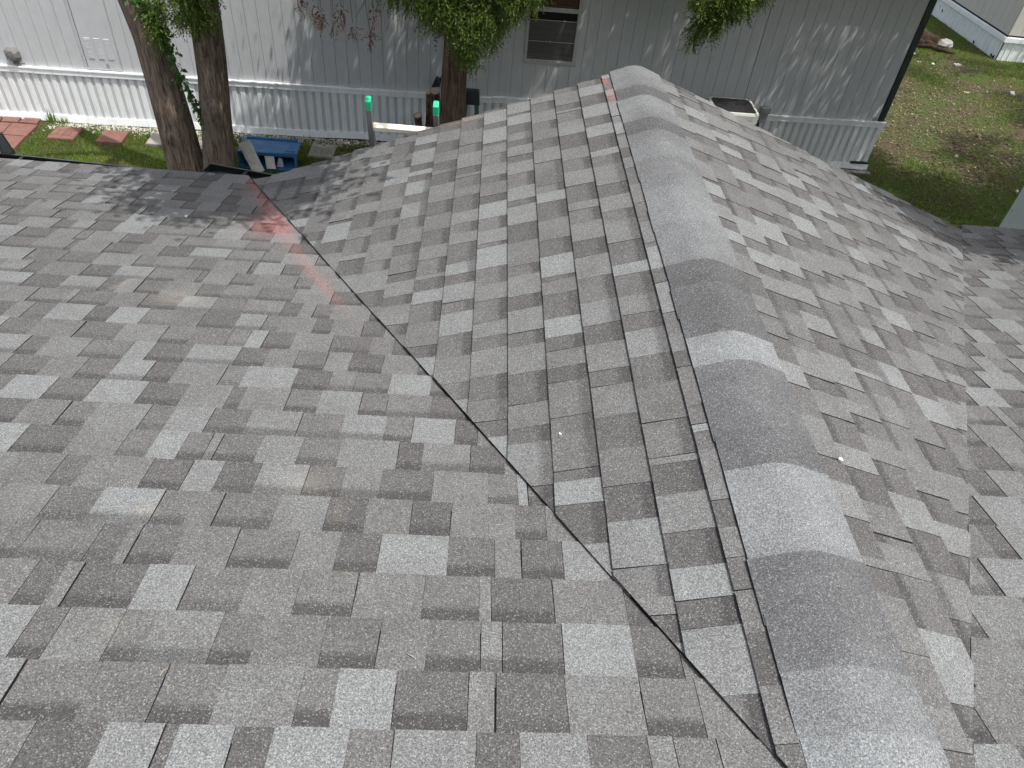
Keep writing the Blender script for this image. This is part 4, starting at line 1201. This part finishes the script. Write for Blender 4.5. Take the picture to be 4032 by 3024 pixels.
# ------------------------------------------------------------------ bits lying in the side yard
def rock(x, y, r, mat, name, label, cat, group=None, flat=.6, seed=0):
    rr = random.Random(seed); mb = MB()
    vs = []; n = 8
    for j, (zz, q) in enumerate(((0, .85), (.35, 1.0), (.8, .75), (1.0, .35))):
        for k in range(n): vs.append((x + r * q * cos(2 * pi * k / n) * rr.uniform(.8, 1.15), y + r * q * sin(2 * pi * k / n) * rr.uniform(.8, 1.15), r * flat * zz * rr.uniform(.9, 1.1)))
    fs = [(j * n + k, j * n + (k + 1) % n, (j + 1) * n + (k + 1) % n, (j + 1) * n + k) for j in range(3) for k in range(n)] + [tuple(24 + k for k in range(n))]
    mb.add(vs, fs); return tag(mb.build(name, mat), label, cat, group)
rock(11.95, 19.75, .20, M_STONE, 'stone_block', 'flat grey stone beside the rotten log near the far skirting', 'stone', None, .9, 3)
mb = MB(); rr = random.Random(4)
pts = [Vector((10.3, 19.9, .14)), Vector((10.8, 19.95, .17)), Vector((11.25, 19.9, .16)), Vector((11.7, 19.8, .12))]
mb.tube(pts, [.16, .24, .19, .11], 9); mb.tube([Vector((10.5, 19.6, .05)), Vector((10.9, 19.7, .16)), Vector((11.3, 19.65, .08))], [.10, .15, .07], 7); mb.tube([Vector((11.3, 19.8, .1)), Vector((11.6, 19.5, .06))], [.12, .06], 7); lg = tag(mb.build('rotten_log', M_ROT, smooth=True), 'rotten brown log lying by the corner of the grey home', 'log')
mb = MB(); mb.tube([(11.0, 19.5, .05), (11.35, 19.42, .09), (11.7, 19.25, .05), (11.95, 19.2, .03)], [.05, .06, .05, .02], 8); tag(mb.build('fallen_limb', M_ROT, smooth=True), 'short dark limb lying in front of the rotten log', 'limb')
SC = 'pale scraps scattered over the side yard'
scr = [(10.62, 18.3, .07, 1, 'foam'), (10.5, 19.2, .08, 0, ''), (10.7, 18.9, .08, 0, ''), (11.6, 18.3, .12, 0, ''), (10.95, 18.25, .09, 0, ''), (12.1, 16.6, .12, 0, ''), (10.9, 16.4, .08, 1, ''), (10.0, 14.0, .07, 1, ''), (9.0, 12.9, .07, 1, ''),
       (10.3, 12.4, .08, 1, ''), (10.6, 12.2, .07, 1, ''), (10.4, 11.3, .10, 1, ''), (9.5, 11.6, .06, 0, ''), (8.6, 10.3, .05, 0, ''), (9.7, 10.2, .09, 0, ''), (9.2, 9.4, .10, 0, ''), (12.9, 17.2, .08, 0, '')]
SCW = ['nearest the corner of the grey home, below the rotten log', 'close under the left end of the rotten log', 'just below the rotten log, second from its left end', 'broad and flat below the grey stone', 'small, between the broad scrap and the yellow block', 'crumpled, alone in the middle of the far grass', 'on dry leaves left of the crumpled white scrap',
       'bright, on a patch of long pale grass', 'in the middle of the brown leaf patch', 'left of a matching block on the brown leaves', 'right of a matching block on the brown leaves', 'longest one, on the near side of the leaf patch', 'tiny, left of the longest yellow block', 'tiny, on dark grass by the corner of the skirting', 'on the shaded grass in the middle of the yard', 'nearest the pale blue shed', 'small, by the far beige home']
for i, (x, y, r, mi, s) in enumerate(scr):
    rr = random.Random(200 + i); mb = MB(); ang = rr.uniform(0, 3); hh = rr.uniform(.02, .05)
    r *= .8; ca, sa = cos(ang) * r, sin(ang) * r
    q = [(x - ca - sa * .5, y - sa + ca * .5), (x + ca - sa * .4, y + sa + ca * .4), (x + ca * .8 + sa * .5, y + sa * .8 - ca * .5), (x - ca + sa * .35, y - sa - ca * .35)]
    vs = [(*p, .012) for p in q] + [(*p, .012 + hh * rr.uniform(.6, 1.2)) for p in q]
    mb.add(vs, [(4, 5, 6, 7), (0, 1, 5, 4), (1, 2, 6, 5), (2, 3, 7, 6), (3, 0, 4, 7)])
    tag(mb.build('scrap', M_SCRAPY if mi else M_SCRAP), ('yellowish block ' if mi else 'white scrap ') + SCW[i], 'litter', SC)
mb = MB()
mb.add([(12.0, 16.0, .01), (12.9, 15.6, .01), (13.1, 16.2, .02), (12.3, 16.6, .02), (12.75, 16.1, .34), (12.8, 16.0, .33)], [(0, 1, 5), (0, 5, 4), (1, 2, 5), (2, 4, 5), (2, 3, 4), (3, 0, 4)])
tag(mb.build('folded_sheet', M_CARD), 'dark folded sheet standing like a tent at the right edge', 'scrap')
mb = MB()
mb.tube([(11.1, 15.3, .10), (11.6, 15.2, .22), (12.2, 15.1, .25), (12.9, 14.6, .12)], [.008, .012, .015, .018], 6)
mb.tube([(12.2, 15.1, .25), (12.3, 15.5, .4), (12.25, 15.9, .45)], [.012, .009, .004], 6)
mb.tube([(11.7, 15.18, .22), (11.5, 14.8, .2), (11.3, 14.6, .1)], [.01, .007, .003], 6)
mb.tube([(12.5, 14.9, .2), (12.9, 15.0, .4)], [.01, .004], 6)
tag(mb.build('fallen_branch', M_TWIG), 'bare fallen branch on the dry grass at the right edge', 'branch')
mb = MB(); mb.box((6.35, 11.92, .0), (6.95, 12.02, .02)); tag(mb.build('flat_board', M_STONE), 'grey flat board on the ground below the skirting corner', 'board')

# small things on the roof
def chip(P, r, label, mat=M_SCRAP, seed=0):
    rr = random.Random(seed); mb = MB(); n = 6
    vs = [P + Vector((r * cos(2 * pi * k / n) * rr.uniform(.6, 1.2), r * sin(2 * pi * k / n) * rr.uniform(.7, 1.4), .004)) for k in range(n)]
    vs += [v + Vector((0, 0, .008)) for v in vs]
    mb.add(vs, [tuple(range(n, 2 * n))] + [(k, (k + 1) % n, (k + 1) % n + n, k + n) for k in range(n)])
    tag(mb.build('paint_chip', mat), label, 'chip', 'pale chips lying on the shingles')
chip(gr_pt(1.37, .225, .006), .008, 'white chip lying beside the ridge caps on the right slope', seed=1)
chip(gl_pt(1.55, .62, .009), .0045, 'tiny white chip on the left gable slope near the valley', seed=2)
chip(main_pt(-1.60, 3.60, .009), .010, 'white chip on the main roof near the tree shadow', seed=3)
chip(main_pt(3.75, 4.36, .009), .010, 'white chip on the eave beyond the right valley', seed=4)

rr = random.Random(88)
TW = [(main_pt(-.62, .72, .009), 'straw twig at the bottom left of the main roof'), (main_pt(-.28, 1.02, .009), 'straw twig on the main roof below the tan stain'), (main_pt(-1.05, .86, .009), 'curled straw bit near the lower left edge'), (main_pt(-.1, .78, .009), 'reddish straw bit low on the main roof')]
for P, lab in TW:
    mb = MB(); a = rr.uniform(0, 3.1); L = rr.uniform(.008, .018); d = Vector((cos(a), sin(a) * .98, -.05)) * L
    mb.tube([P - d, P + Vector((0, 0, .003)), P + d + Vector((.003, 0, 0))], [.0009, .0012, .0006], 5)
    tag(mb.build('dry_twig', M_STRAW), lab, 'twig', 'dry bits lying on the shingles')
